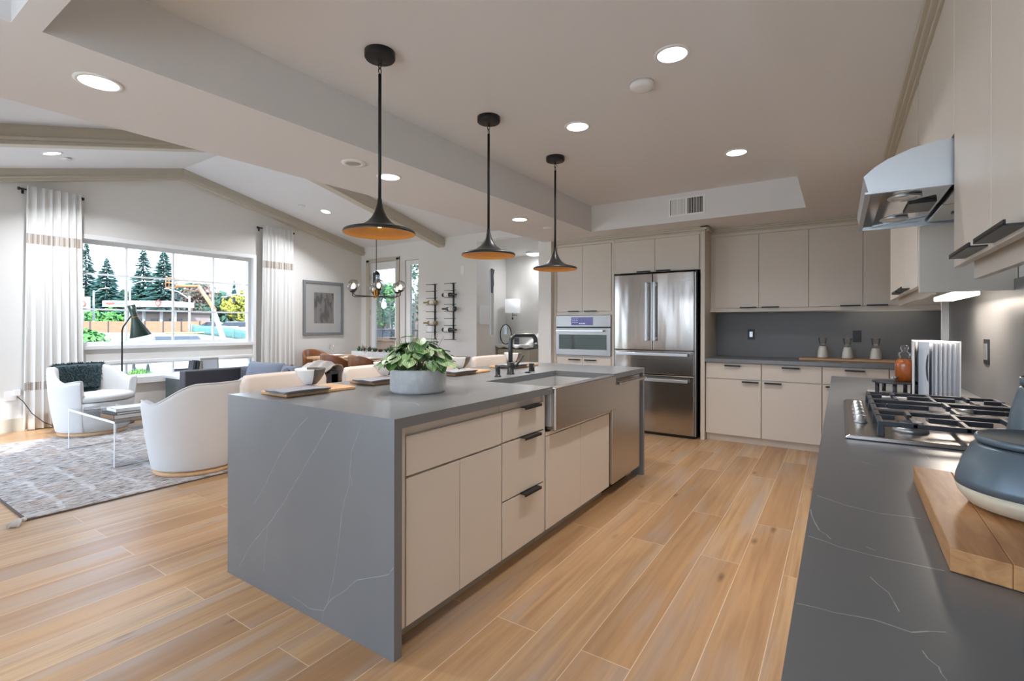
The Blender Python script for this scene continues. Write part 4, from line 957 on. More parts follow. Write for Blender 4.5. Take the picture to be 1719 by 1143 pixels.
# things on the right worktop
t_ = thing('chopping_board', 'thick oak chopping board with a lighter strip in the right foreground', 'board', (.36, 1.2, T))
mb = MB().prism([(.132, .935), (.193, .915), (.203, 1.43), (.140, 1.44)], 'z', T+.001, T+.034); mb.build('edge_strip', 'boardwood', t_, bev=.0015)
MB().prism([(.1932, .915), (.58, .80), (.58, 1.32), (.2032, 1.43)], 'z', T+.001, T+.034).build('board', 'boardwood', t_, bev=.0015)
def canister(name, x, y, z, label, s=1.0):
    t_ = thing(name, label, 'canister', (x, y, z), 0, 'enamel canisters')
    n = 48
    MB().lathe([(.001, 0), (.080*s, 0), (.100*s, .008*s), (.113*s, .03*s), (.1165*s, .048*s)], n=n).build('base', 'creamenamel', t_, local=True)
    MB().lathe([(.1165*s, .048*s), (.115*s, .065*s), (.107*s, .10*s), (.093*s, .138*s), (.089*s, .143*s), (.001, .143*s)], n=n).build('body', 'blueenamel', t_, local=True)
    MB().lathe([(.084*s, .143*s), (.084*s, .147*s), (.001, .147*s)], n=n).build('gasket', 'jet', t_, local=True)
    l_ = MB().lathe([(.088*s, .147*s), (.090*s, .152*s), (.090*s, .158*s), (.087*s, .162*s), (.084*s, .159*s), (.001, .158*s)], n=n).build('lid', 'blueenamel', t_, local=True)
    MB().lathe([(.016*s, .158*s), (.020*s, .166*s), (.026*s, .185*s), (.024*s, .197*s), (.001, .2*s)], n=20).build('knob', 'taupe', l_, local=True)
    return t_
canister('canister', .292, 1.195, T+.034, 'blue enamel canister with a cream base on the chopping board', 1.0).scale = (1, 1, .78)
t2 = canister('canister', .475, 1.86, T+.015, 'tall blue canister half cut off at the right edge behind the cooktop', .9)
t2.scale = (1, 1, 1.55); t2.location = (.460, 1.745, T)
t_ = thing('cookbook', 'open cookbook standing on end with fanned pages behind the cooktop', 'book', (.38, 3.02, T))
mb = MB(); cz = T+.285
mb.prism([(.290, 3.00), (.296, 3.00), (.313, 3.23), (.307, 3.23)], 'z', T, cz); mb.build('cover', 'bookw', t_, bev=.001)
mb = MB(); mb.prism([(.297, 3.003), (.2985, 3.003), (.3155, 3.225), (.314, 3.225)], 'z', T+.004, cz-.004); mb.build('endpaper', 'magd', t_)
MB().prism([(.456, 3.00), (.462, 3.00), (.395, 3.235), (.389, 3.235)], 'z', T, cz).build('cover', 'bookw', t_, bev=.001)
MB().prism([(.307, 3.228), (.395, 3.228), (.395, 3.236), (.307, 3.236)], 'z', T, cz).build('spine', 'bookw', t_)
mb = MB(); n = 22
for k in range(n):
    u = k/(n-1); x = .362+.088*u; xb = .345+.045*u
    mb.prism([(x, 3.006+.006*math.sin(k*1.7)), (x+.0028, 3.006+.006*math.sin(k*1.7)), (xb+.002, 3.225), (xb, 3.225)], 'z', T+.003, cz-.006-.003*(k % 3), mi=(0, 1, 0, 2)[k % 4])
mb.build('pages', ['mag', 'paperg', 'paper'], t_)
mb = MB(); mb.prism([(.312, 3.02), (.348, 3.004), (.350, 3.005), (.33, 3.22)], 'z', T+.004, cz-.004); mb.build('loose_page', 'mag', t_)
mb = MB()
mb.add([(.3495+.004*math.cos(a)*0-.012*abs(math.cos(a)), 3.0032+.0055*abs(math.cos(a))-.0015, T+.16+.07*math.sin(a)) for a in [2*PI*i/14 for i in range(14)]], [list(range(14))]); mb.build('page_picture', 'magd', t_)
t_ = thing('tile_tray', 'white slatted tray under the black footed stand', 'tray', (.22, 3.12, T))
for k in range(7): MB().box(.125+k*.036, .159+k*.036, 2.99, 3.26, T+.001, T+.014).build('slat', 'ceramic', t_, bev=.002)
t_ = thing('riser_stand', 'small black footed riser holding the amber jar', 'stand', (.235, 3.2, T+.014))
mb = MB(); mb.prism([(.235+.095*math.cos(a), 3.185+.095*math.sin(a)) for a in [2*PI*i/40 for i in range(40)]], 'z', T+.066, T+.074, sm=True); mb.build('top', 'iron', t_)
for k in range(5):
    a = PI+.25+k*2*PI/5; MB().cyl((.235+.075*math.cos(a), 3.185+.075*math.sin(a), T+.014), (.235+.075*math.cos(a), 3.185+.075*math.sin(a), T+.067), .009, 12).build('leg', 'iron', t_)
t_ = thing('juice_jar', 'amber juice filled glass jar with a clear stopper on the black riser', 'jar', (.275, 3.19, T+.074))
pr_ = [(.001, 0), (.032, 0), (.037, .005), (.038, .09), (.034, .105), (.022, .113)]
MB().lathe(pr_+[(.001, .113)], (.275, 3.19, T+.074), 32).build('juice', 'orange', t_)
MB().lathe([(.0395, .001), (.0402, .09), (.036, .107), (.022, .116), (.021, .125), (.026, .126), (.026, .148), (.001, .149)], (.275, 3.19, T+.074), 32).build('glass_body', 'clear', t_)
MB().lathe([(.017, .149), (.012, .155), (.019, .17), (.016, .182), (.001, .186)], (.275, 3.19, T+.074), 24).build('stopper', 'clear', t_)
MB().cyl((.245, 3.165, T+.094), (.222, 3.145, T+.094), .007, 10).build('tap', 'rim', t_)

# ---------------------------------------------------------------- living room
# rug
t_ = thing('area_rug', 'pale grey and tan woven rug under the white armchairs', 'rug', (-5.8, 2.2, 0))
MB().box(-7.35, -4.385, .91, 3.75, .001, .012).build('pile', 'rug', t_, bev=.003)
mb = MB(); mb.box(-7.355, -4.375, .898, .912, .001, .010); mb.box(-4.387, -4.374, .898, 3.76, .001, .010); mb.build('binding', 'rugedge', t_)
mb = MB(); rr = random.Random(3)
for k in range(40):
    a = rr.uniform(-.6, .6)-.8; mb.tube([(-4.375, .90, .012), (-4.36+.02*math.cos(a), .88+.015*math.sin(a), .022+rr.uniform(0, .012)), (-4.345+.07*math.cos(a)+rr.uniform(-.015, .015), .86+.06*math.sin(a), .004+rr.uniform(0, .012))], .0035, 4)
mb.sphere((-4.365, .887, .018), (.018, .018, .014), 10, 6); mb.build('tassel', 'cream', t_)
# barrel armchairs, seat facing local +X
def barrel_chair(label, loc, rz):
    t_ = thing('armchair', label, 'armchair', loc, rz, 'white barrel armchairs')
    thm = math.radians(127)
    def R(z): return .335+.075*min(1, max(0, (z-.04)/.5))**.8
    def H(a):
        a = abs(math.degrees(a))
        if a < 48: return .775
        if a < 104: q = (a-48)/56; q = q*q*(3-2*q); return .775-.165*q
        q = (a-104)/23; return .61+.025*q*(2-q)
    N = 44; rings = []; top = []
    for i in range(N+1):
        th = -thm+2*thm*i/N; h = H(th)
        prof = [(R(.045), .045), (R(.15), .15), (R(.3), .3), (R(.45), .45), (R(h)+.004, h-.05), (R(h)+.001, h-.018), (R(h)-.012, h-.004), (R(h)-.036, h), (R(h)-.062, h-.008), (R(h)-.078, h-.04), (R(.5)-.085, .5), (R(.4)-.085, .38), (R(.1)-.08, .06)]
        c, s = -math.cos(th), math.sin(th)
        rings.append([(r*c, r*s, z) for r, z in prof]); top.append(((R(h)-.008)*c, (R(h)-.008)*s, h-.006))
    MB().loft(rings).build('shell', 'cream', t_, local=True, bev=.012, seg=3)
    MB().tube(top, .0075, 8).build('piping', 'cream', t_, local=True)
    MB().lathe([(.001, .045), (R(.045)-.012, .045), (R(.15)-.006, .15), (R(.3)-.004, .3), (R(.38)-.006, .375), (.001, .38)], n=48).build('seat_base', 'cream', t_, local=True)
    MB().lathe([(.001, .38), (.335, .38), (.372, .39), (.385, .415), (.378, .445), (.34, .462), (.001, .475)], n=48).build('seat_cushion', 'cream', t_, local=True)
    MB().lathe([(.001, .0), (.315, .0), (.325, .004), (.325, .030), (.31, .034), (.31, .046), (.001, .046)], n=48).build('plinth', 'wood', t_, local=True)
    return t_
barrel_chair('white barrel armchair by the window with a dark fur throw on it', (-7.36, 2.10, .012), math.radians(22))
barrel_chair('white barrel armchair with its rounded back to the kitchen, half hidden by the island', (-4.76, 2.09, .012), math.radians(206))
# sheepskin on the far chair: a patch over the backrest with tufts
t_ = thing('fur_throw', 'dark green black sheepskin draped over the armchair by the window', 'throw', (-7.36, 2.10, .49), math.radians(22))
def skin(u, v):          # u across, v from over the top edge down onto the seat
    a = math.radians(-34+88*u)*(1-.12*v)
    c, s = -math.cos(a), math.sin(a)
    pth = [(.425, .66), (.422, .735), (.405, .785), (.37, .795), (.335, .765), (.325, .66), (.318, .56), (.27, .505), (.17, .488), (.09, .488)]
    q = v*(len(pth)-1); i = min(int(q), len(pth)-2); f = q-i
    r = pth[i][0]*(1-f)+pth[i+1][0]*f; z = pth[i][1]*(1-f)+pth[i+1][1]*f
    return Vector((r*c, r*s, z-.49))
mb = MB(); mb.grid(lambda u, v: tuple(skin(u, v)), 20, 30); mb.build('hide', 'fur', t_, local=True, solid=.008)
mb = MB(); rr = random.Random(5)
for k in range(2600):
    u, v = rr.random(), rr.random(); p = skin(u, v); e_ = .02
    du = skin(min(1, u+e_), v)-skin(max(0, u-e_), v); dv = skin(u, min(1, v+e_))-skin(u, max(0, v-e_))
    n_ = -du.cross(dv).normalized()
    if n_.dot(Vector((p.x, p.y, 0)))*(-1 if v > .4 else 1) < 0 and v < .78: n_ = -n_
    if v >= .78 and n_.z < 0: n_ = -n_
    d_ = (n_*rr.uniform(.5, 1)+dv.normalized()*rr.uniform(.2, 1.1)+du.normalized()*rr.uniform(-.7, .7)).normalized()*rr.uniform(.022, .05)
    s_ = du.normalized()*rr.uniform(.003, .007)
    mb.add([p-s_, p+s_, p+d_*.6+s_*.7, p+d_+Vector((0, 0, -.006)), p+d_*.6-s_*.7], [(0, 1, 2, 3, 4)])
tag(mb.build('fur', 'fur', t_, local=True), kind='stuff')
# acrylic coffee table
t_ = thing('coffee_table', 'clear acrylic waterfall coffee table between the white armchairs', 'table', (-5.9, 1.86, .012))
AX0, AX1, AY0, AY1, AZ = -6.56, -5.33, 1.665, 2.06, .415
mb = MB(); mb.box(AX0, AX1, AY0+.004, AY1-.004, AZ-.018, AZ); mb.build('top', 'acrylic', t_)
for x in (AX0, AX1-.016): MB().box(x, x+.016, AY0+.004, AY1-.004, .012, AZ-.018).build('leg_panel', 'acrylic', t_)
mb = MB()
for y in (AY0, AY1-.004): mb.box(AX0, AX1, y, y+.004, AZ-.018, AZ+.0005); mb.box(AX0, AX0+.016, y, y+.004, .012, AZ-.018); mb.box(AX1-.016, AX1, y, y+.004, .012, AZ-.018)
mb.build('polished_edges', 'acredge', t_)
# books on the coffee table
def flat_book(x, y, z, hx, hy, th, rz, cov, label, group):
    t_ = thing('book', label, 'book', (x, y, z), rz, group)
    mb = MB(); mb.box(-hx, hx, -hy, hy, 0, .003); mb.box(-hx, hx, -hy, hy, th-.003, th); mb.box(-hx, -hx+.004, -hy, hy, 0, th); mb.build('cover', cov, t_, local=True)
    MB().box(-hx+.004, hx-.005, -hy+.005, hy-.005, .003, th-.003).build('pages', 'paper', t_, local=True)
flat_book(-5.60, 1.85, AZ, .16, .13, .038, .08+PI/2, 'bookb', 'thick brown spined book at the bottom of the stack on the coffee table', 'books on the coffee table')
flat_book(-5.60, 1.85, AZ+.0385, .15, .125, .020, .15+PI/2, 'bookd', 'thin dark covered book in the middle of the coffee table stack', 'books on the coffee table')
flat_book(-5.60, 1.86, AZ+.059, .135, .105, .030, .02+PI/2, 'bookw', 'white book on top of the coffee table stack', 'books on the coffee table')
tag(MB().lathe([(.001, AZ), (.022, AZ), (.026, AZ+.012), (.024, AZ+.045), (.018, AZ+.047), (.001, AZ+.047)], (-5.95, 1.9, 0), 20).build('candle_cup', 'endgrain'), 'small tan votive cup beside the coffee table books', 'candle cup')

# curtains
def curtain(label, y0, y1, ztop, zb, n, ph):
    xc = WX+.085
    t_ = thing('curtain', label, 'curtain', (xc, (y0+y1)/2, zb), 0, 'white curtains beside the big window')
    def pt(u, z, off=0):
        k = .55+.45*(ztop-z)/(ztop-zb); q = 2*PI*n*u+ph
        flare = .03*((ztop-z)/(ztop-zb))
        return (xc+.030*k*math.sin(q)+.008*math.sin(2.3*q+1)*k+off, (y0-flare)+(y1-y0+2*flare)*u+.010*math.sin(q*1.0+.7), z)
    nu, nz = n*16, 14
    MB().grid(lambda u, v: pt(u, zb+(ztop-zb)*v), nu, nz).build('cloth', 'curtain', t_, solid=.003)
    for za, zc_ in ((2.255, 2.375), (.485, .580)):
        mb = MB().grid(lambda u, v: pt(u, za+(zc_-za)*v, .0035), nu, 2)
        mb.uv = [((i % (nu+1))/nu*(y1-y0)*4.2, (i//(nu+1))/2*.26) for i in range(len(mb.v))]
        mb.build('embroidered_band', 'band', t_)
    return t_
def rod(label, y0, y1, z):
    t_ = thing('curtain_rod', label, 'curtain rod', (WX+.045, (y0+y1)/2, z), 0, 'short black curtain rods')
    MB().cyl((WX+.045, y0, z), (WX+.045, y1, z), .010, 12).build('pole', 'black', t_)
    for y, s_ in ((y0, -1), (y1, 1)): MB().cyl((WX+.045, y, z), (WX+.045, y+.022*s_, z), .019, 12).build('finial', 'black', t_)
    y = y0+.03
    mb = MB(); mb.box(WX, WX+.006, y-.012, y+.012, z-.05, z+.02); mb.box(WX, WX+.045, y-.005, y+.005, z-.012, z); mb.build('bracket', 'black', t_)
rod('black curtain rod left of the big window', 1.625, 2.20, 2.905); rod('black curtain rod right of the big window', 4.52, 5.15, 2.925)
curtain('white curtain with brown embroidered bands left of the big window', 1.665, 2.175, 2.945, .012, 7, .4)
curtain('white curtain with a brown embroidered band right of the big window', 4.565, 5.115, 2.965, .012, 7, 1.6)
# outlet and cord at the left
t_ = thing('outlet', 'white double wall outlet left of the left curtain', 'outlet', (WX, 1.55, .38))
MB().box(WX, WX+.008, 1.50, 1.605, .37, .485).build('plate', 'white', t_, bev=.003)
p_ = thing('power_cord', 'grey lamp cord with a white plug adapter running to the floor', 'cord', (WX+.03, 1.62, .45))
MB().box(WX+.009, WX+.055, 1.575, 1.63, .43, .50).build('plug_adapter', 'white', p_, bev=.005)
cp = [(WX+.06, 1.60, .42), (WX+.13, 1.64, .36), (WX+.19, 1.70, .22), (WX+.23, 1.80, .10), (WX+.28, 1.92, .025), (WX+.40, 2.05, .012), (WX+.46, 2.2, .012)]
MB().tube(cp, .0045, 6).build('cable', 'black', p_)
# floor lamp
LX, LY = -7.75, 2.50
t_ = thing('floor_lamp', 'dark green cone shaded floor lamp in front of the big window', 'floor lamp', (LX, LY, 0))
MB().lathe([(.001, .0), (.13, .0), (.13, .018), (.12, .022), (.001, .024)], (LX, LY, 0), 32).build('base', 'black', t_)
hd = Vector((.0, .75, -.62)).normalized()
jt = Vector((LX, LY+.10, 1.40))
MB().tube([(LX, LY, .02), (LX, LY, 1.20), (LX, LY+.012, 1.25), tuple(jt)], .009, 10).build('pole', 'black', t_)
def cone(pr_, mat, nm):
    z_ = Vector((.05, .24, -.97)).normalized(); x_ = z_.orthogonal().normalized(); y_ = z_.cross(x_)
    o_ = Vector((LX+.02, LY+.115, 1.44))
    mb = MB(); mb.loft([[o_+z_*d+x_*(r*math.cos(2*PI*k/32))+y_*(r*math.sin(2*PI*k/32)) for k in range(32)] for r, d in pr_], caps=False); return mb.build(nm, mat, t_)
sh = cone([(.044, -.10), (.048, -.10), (.037, .05), (.036, .065), (.122, .32), (.120, .323)], 'lampgreen' if 'lampgreen' in M else 'bronze', 'shade')
cone([(.034, .06), (.118, .321)], 'gold', 'shade_lining'); cone([(.0385, .054), (.0385, .064), (.036, .066)], 'gold', 'collar')
cone([(.001, -.104), (.044, -.100)], 'bronze', 'cap')
# side table with books and frames
t_ = thing('side_table', 'slate grey side table with a white top by the lower window', 'table', (-7.85, 3.55, 0))
MB().box(-8.10, -7.62, 3.13, 3.98, .0, .52).build('body', 'sidetable', t_, bev=.004); MB().box(-8.12, -7.60, 3.11, 4.0, .52, .556).build('top', 'trim', t_, bev=.004)
for i, (y, h_, c_, rz, lb) in enumerate(((3.335, .205, 'bookd', .05, 'leftmost dark book standing on the slate side table'), (3.375, .21, 'bookd', .04, 'second dark book standing on the slate side table'), (3.415, .20, 'bookt', .03, 'taupe book standing on the slate side table'))):
    t_ = thing('book', lb, 'book', (-7.80, y, .556), 0, 'books standing on the side table'); t_.rotation_euler = (-.12, 0, 0)
    mb = MB(); mb.box(-.08, .08, -.016, -.0135, 0, h_); mb.box(-.08, .08, .0135, .016, 0, h_); mb.box(.077, .08, -.016, .016, 0, h_); mb.build('cover', c_, t_, local=True)
    MB().box(-.076, .076, -.0135, .0135, .003, h_-.004).build('pages', 'paper', t_, local=True)
t_ = thing('photo_frame', 'small silver frame standing on the slate side table', 'frame', (-7.80, 3.60, .556)); t_.rotation_euler = (0, -.12, PI*.0)
MB().box(-.008, .008, -.125, .125, 0, .235).build('frame', 'bookt', t_, local=True, bev=.003); MB().box(.0082, .0095, -.10, .10, .03, .205).build('picture', 'paperg', t_, local=True)
tag(MB().lathe([(.001, .556), (.05, .556), (.06, .58), (.055, .62), (.03, .635), (.001, .637)], (-7.72, 3.24, 0), 20).build('stone_ornament', 'bookt'), 'rounded taupe stone ornament left of the standing books', 'ornament')

# sofa facing the armchairs
t_ = thing('sofa', 'charcoal grey sofa between the side table and the dining chairs', 'sofa', (-6.3, 3.55, 0))
SX0, SX1, SYF, SYB = -7.30, -5.35, 2.98, 4.02
MB().box(SX0+.16, SX1-.16, SYF+.02, SYB-.12, .12, .30).build('seat_base', 'sofa', t_, bev=.012)
for a, b in ((SX0+.165, (SX0+SX1)/2-.005), ((SX0+SX1)/2+.005, SX1-.165)):
    MB().box(a, b, SYF, SYB-.20, .30, .46).build('seat_cushion', 'sofa', t_, bev=.03, seg=3)
    MB().box(a, b, SYB-.34, SYB-.14, .44, .69).build('back_cushion', 'sofa', t_, bev=.05, seg=3)
for x in (SX0, SX1-.155): MB().box(x, x+.155, SYF, SYB, .10, .672).build('arm', 'sofa', t_, bev=.018, seg=3)
MB().box(SX0, SX1, SYB-.13, SYB, .10, .70).build('back', 'sofa', t_, bev=.02, seg=3)
for x in (SX0+.08, SX1-.08):
    for y in (SYF+.08, SYB-.08): MB().cyl((x, y, .012 if y < 3.7 else 0), (x, y, .105), .02, 12).build('leg', 'black', t_)
def pillow(x, y, z, w, h_, th, rz, tilt, mat, label):
    t_ = thing('throw_pillow', label, 'pillow', (x, y, z), 0, 'slate pillows on the sofa'); t_.rotation_euler = (tilt, 0, rz)
    mb = MB()
    def sh_(s_):
        def f(u, v):
            a, b = 2*u-1, 2*v-1; k = max(0, (1-abs(a)**3)*(1-abs(b)**3))**.55
            return (a*w/2*(1-.07*(1-b*b)*0-.06*(b*b-.2)*0)*(1-.05*(1-abs(b)**2)), s_*th/2*k+.004*math.sin(9*a+5*b)*k, h_/2+b*h_/2*(1-.06*(1-abs(a)**2)))
        return f
    mb.grid(sh_(1), 18, 18); mb.grid(sh_(-1), 18, 18); mb.build('cover', mat, t_, local=True)
pillow(-6.46, 3.62, .46, .84, .33, .17, .02, -.26, 'pillow', 'wide slate grey pillow on the sofa, nearer the window')
pillow(-5.88, 3.63, .46, .46, .31, .15, -.10, -.26, 'pillow', 'smaller slate grey pillow on the sofa, next to the wide one')
pillow(-5.62, 3.40, .46, .36, .30, .13, -.5, -.26, 'sofa', 'dark pillow near the beige throw on the sofa')
# beige throw over the right end of the sofa back
t_ = thing('blanket', 'beige wool throw heaped over the dining end of the sofa', 'blanket', (-5.55, 3.9, .8))
def bl(u, v):
    pth = [(3.70, .70), (3.80, .755), (3.86, .785), (3.95, .795), (4.03, .775), (4.06, .70), (4.065, .56)]
    q = v*(len(pth)-1); i = min(int(q), len(pth)-2); f = q-i
    y = pth[i][0]*(1-f)+pth[i+1][0]*f; z = pth[i][1]*(1-f)+pth[i+1][1]*f
    hump = .025*math.exp(-((u-.45)/.28)**2)
    return (-5.80+.52*u+.02*math.sin(8*v), y+.012*math.sin(14*u+3*v), z+(hump-.04*abs(u-.45))*(1 if z > .72 else .3)+.010*math.sin(17*u+6*v))
MB().grid(bl, 30, 24).build('cloth', 'throw', t_, solid=.012)
# framed print on the window wall
t_ = thing('framed_picture', 'large grey framed print with a white mat beside the right curtain', 'picture', (WX, 5.81, 1.09))
mb = MB(); a, b, c, d = 5.371, 6.243, 1.095, 2.115; w = .05
mb.box(WX, WX+.03, a, a+w, c, d); mb.box(WX, WX+.03, b-w, b, c, d); mb.box(WX, WX+.03, a+w, b-w, c, c+w); mb.box(WX, WX+.03, a+w, b-w, d-w, d); mb.build('frame', 'greyframe', t_, bev=.003)
MB().box(WX, WX+.012, a+w, b-w, c+w, d-w).build('mat', 'paper', t_)
MB().box(WX+.012, WX+.0135, 5.60, 6.025, 1.32, 1.90).build('print', 'art', t_)
MB().box(WX+.020, WX+.022, a+w, b-w, c+w, d-w).build('glazing', 'glass', t_)

# ---------------------------------------------------------------- counter stools
def stool():
    t_ = thing('counter_stool', '', 'stool', (0, 0, 0), 0, 'upholstered counter stools at the island')
    # local: back at -X, seat towards +X
    def pad(w, z0, z1, x0, th, bow, r, nm, n=22):
        rings = []
        for i in range(n+1):
            u = -1+2*i/n; y = u*w/2; d_ = max(0, abs(y)-(w/2-r)); rz = r-math.sqrt(max(0, r*r-d_*d_))
            xa = x0+bow*u*u; k = .6 if i in (0, n) else 1
            za, zb = z0+rz, z1-rz; q = min(.02, (zb-za)/3); hh = th/2*k
            rings.append([(xa-hh+q*.4, y, za), (xa+hh-q*.4, y, za), (xa+hh, y, za+q), (xa+hh, y, zb-q), (xa+hh-q*.6, y, zb), (xa-hh+q*.6, y, zb), (xa-hh, y, zb-q), (xa-hh, y, za+q)])
        return MB().loft(rings).build(nm, 'stoolfab', t_, local=True)
    pad(.56, .70, .972, -.20, .055, .045, .035, 'backrest')
    mb = MB().box(-.18, .24, -.245, .245, .585, .655); mb.build('seat', 'stoolfab', t_, local=True, bev=.025, seg=3)
    for s_ in (-1, 1):
        for x in (-.17, .21): MB().cyl((x*1.05, s_*.235, 0), (x, s_*.21, .60), .013, 10).build('leg', 'black', t_, local=True)
        MB().box(-.195, -.130, s_*.286-.004, s_*.286+.004, .60, .86).build('side_bracket', 'black', t_, local=True)
        MB().box(-.19, .20, s_*.286-.004, s_*.286+.004, .59, .61).build('side_rail', 'black', t_, local=True)
    MB().cyl((.215, -.218, .22), (.215, .218, .22), .011, 10).build('footrest', 'black', t_, local=True)
    return t_
s0 = stool()
for i, (y, lb) in enumerate(((1.79, 'oatmeal counter stool nearest the camera behind the island'), (2.50, 'oatmeal counter stool left of the potted plant'), (3.23, 'oatmeal counter stool hidden behind the potted plant'), (3.96, 'oatmeal counter stool farthest from the camera, left of the faucet'))):
    o = s0 if i == 0 else copy_tree(s0)
    o.location = (-2.75, y, 0); o['label'] = lb

# ---------------------------------------------------------------- dining area
TX0, TX1, TY0, TY1 = -7.55, -5.35, 5.02, 5.95
t_ = thing('dining_table', 'oak dining table in front of the glass door', 'table', (-6.45, 5.48, 0))
MB().box(TX0, TX1, TY0, TY1, .705, .745).build('tabletop', 'wood', t_, bev=.005)
for x in (TX0+.12, TX1-.12):
    for y in (TY0+.10, TY1-.10): MB().box(x-.035, x+.035, y-.035, y+.035, 0, .705).build('leg', 'wood', t_, bev=.003)
MB().box(TX0+.14, TX1-.14, TY0+.1, TY1-.1, .62, .705).build('apron', 'wood', t_)
def dining_chair():
    t_ = thing('dining_chair', '', 'chair', (0, 0, 0), 0, 'cognac leather dining chairs')     # back at local -Y, seat to +Y
    rings = []; N = 24
    for i in range(N+1):
        a = math.radians(-88+176*i/N); q = abs(math.degrees(a))/88; zt = .845-.13*q**2.2
        ro, ri = .265, .225; c, s_ = -math.cos(a), math.sin(a)
        rings.append([(ro*s_*.92, ro*c, .42), (ro*s_, ro*c*1.08, .60), (ro*s_, ro*c*1.14, zt-.02), ((ro-.02)*s_, (ro-.02)*c*1.14, zt), (ri*s_, ri*c*1.12, zt-.02), (ri*s_, ri*c*1.05, .60), (ri*s_*.92, ri*c, .42)])
    MB().loft(rings).build('backrest', 'leather', t_, local=True, bev=.006)
    MB().lathe([(.001, .40), (.235, .40), (.25, .42), (.245, .465), (.001, .475)], n=32, sy=1.0).build('seat', 'leather', t_, local=True)
    for x in (-.17, .17):
        for y in (-.16, .16): MB().cyl((x*1.15, y*1.15, 0), (x*.9, y*.9, .41), .012, 10, r2=.018).build('leg', 'black', t_, local=True)
    return t_
d0 = dining_chair()
for i, (x, y, rz, lb) in enumerate(((-6.62, 4.98, 0, 'cognac leather dining chair in the middle of the near side of the table'), (-5.92, 4.96, 0, 'cognac leather dining chair nearest the island on the near side of the table'), (-7.84, 5.46, -PI/2, 'cognac leather dining chair at the window end of the table'))):
    o = d0 if i == 0 else copy_tree(d0)
    o.location = (x, y, 0); o.rotation_euler = (0, 0, rz); o['label'] = lb
t_ = thing('succulent_planter', 'long white planter of red tipped succulents on the dining table', 'planter', (-6.35, 5.50, .745))
mb = MB(); z0, z1 = .745, .85; a, b, c, d = -6.85, -5.85, 5.38, 5.62
mb.box(a, b, c, d, z0, z0+.01); mb.box(a, b, c, c+.015, z0, z1); mb.box(a, b, d-.015, d, z0, z1); mb.box(a, a+.015, c, d, z0, z1); mb.box(b-.015, b, c, d, z0, z1); mb.build('box', 'concrete', t_, bev=.003)
MB().box(a+.015, b-.015, c+.015, d-.015, z0+.01, z1-.012).build('soil', 'bark', t_)
mb = MB(); rr = random.Random(9)
for k in range(13):
    cx, cy = a+.07+k*.072, rr.uniform(c+.06, d-.06); mi = rr.choice((0, 1, 0, 1)); hh = rr.uniform(.07, .15)
    for q in range(11):
        an = q*2.4; le = hh*rr.uniform(.7, 1.1); el = rr.uniform(.5, 1.3); w_ = .011
        dx, dy = math.cos(an), math.sin(an); tip = (cx+dx*le*math.cos(el), cy+dy*le*math.cos(el), z1+le*math.sin(el))
        mb.add([(cx-dy*w_, cy+dx*w_, z1-.01), (cx+dy*w_, cy-dx*w_, z1-.01), (cx+dx*le*.4*math.cos(el)+dy*w_*1.1, cy+dy*le*.4*math.cos(el)-dx*w_*1.1, z1+le*.45*math.sin(el)), tip, (cx+dx*le*.4*math.cos(el)-dy*w_*1.1, cy+dy*le*.4*math.cos(el)+dx*w_*1.1, z1+le*.45*math.sin(el))], [(0, 1, 2, 3, 4)], mi)
tag(mb.build('succulents', ['agave', 'agaver'], t_), kind='stuff')
def wineglass(x, y, lb):
    t_ = thing('wine_glass', lb, 'glass', (x, y, .745), 0, 'wine glasses on the dining table')
    MB().lathe([(.001, .0), (.034, .0), (.034, .002), (.004, .006), (.004, .085), (.012, .092), (.034, .12), (.040, .15), (.036, .20), (.035, .20), (.038, .15), (.032, .122), (.001, .096)], n=24).build('body', 'clear', t_, local=True)
wineglass(-7.25, 5.30, 'stemmed wine glass at the window end of the dining table'); wineglass(-6.30, 5.22, 'stemmed wine glass in front of the succulent planter')
for x, y, lb in ((-6.62, 5.20, 'white dinner plate in the middle of the near side of the dining table'), (-6.10, 5.20, 'white dinner plate at the island end of the near side of the dining table'), (-7.3, 5.46, 'white dinner plate at the window end of the dining table')):
    t_ = thing('plate', lb, 'plate', (x, y, .745), 0, 'plates on the dining table')
    MB().lathe([(.001, 0), (.075, 0), (.10, .006), (.135, .018), (.134, .021), (.095, .010), (.001, .006)], n=32).build('dish', 'ceramic', t_, local=True)
    MB().box(-.05, .05, -.07, .07, .012, .030).build('folded_napkin', 'paper', t_, local=True, bev=.006)
# chandelier
HX, HY = -6.05, 5.235; zc = 1.735
t_ = thing('chandelier', 'black and brass chandelier with six clear glass globes over the dining table', 'chandelier', (HX, HY, zc))
ztop = rz_(HY)
MB().lathe([(.001, ztop+.02), (.065, ztop+.02), (.065, ztop-.025), (.001, ztop-.03)], (HX, HY, 0), 24).build('canopy', 'black', t_)
MB().cyl((HX, HY, ztop-.02), (HX, HY, zc+.38), .006, 8).build('rod', 'black', t_)
mb = MB(); mb.lathe([(.006, .40), (.03, .388), (.052, .36), (.058, .335), (.050, .335), (.001, .34)], (HX, HY, zc), 24)
for k in range(6):
    a = k*PI/3; mb.cyl((HX+.048*math.cos(a), HY+.048*math.sin(a), zc+.34), (HX+.048*math.cos(a), HY+.048*math.sin(a), zc+.02), .007, 8)
mb.build('cage', 'black', t_)
MB().lathe([(.001, .0), (.03, .0), (.042, .03), (.042, .09), (.03, .12), (.001, .125)], (HX, HY, zc-.02), 20).build('hub', 'gold', t_)
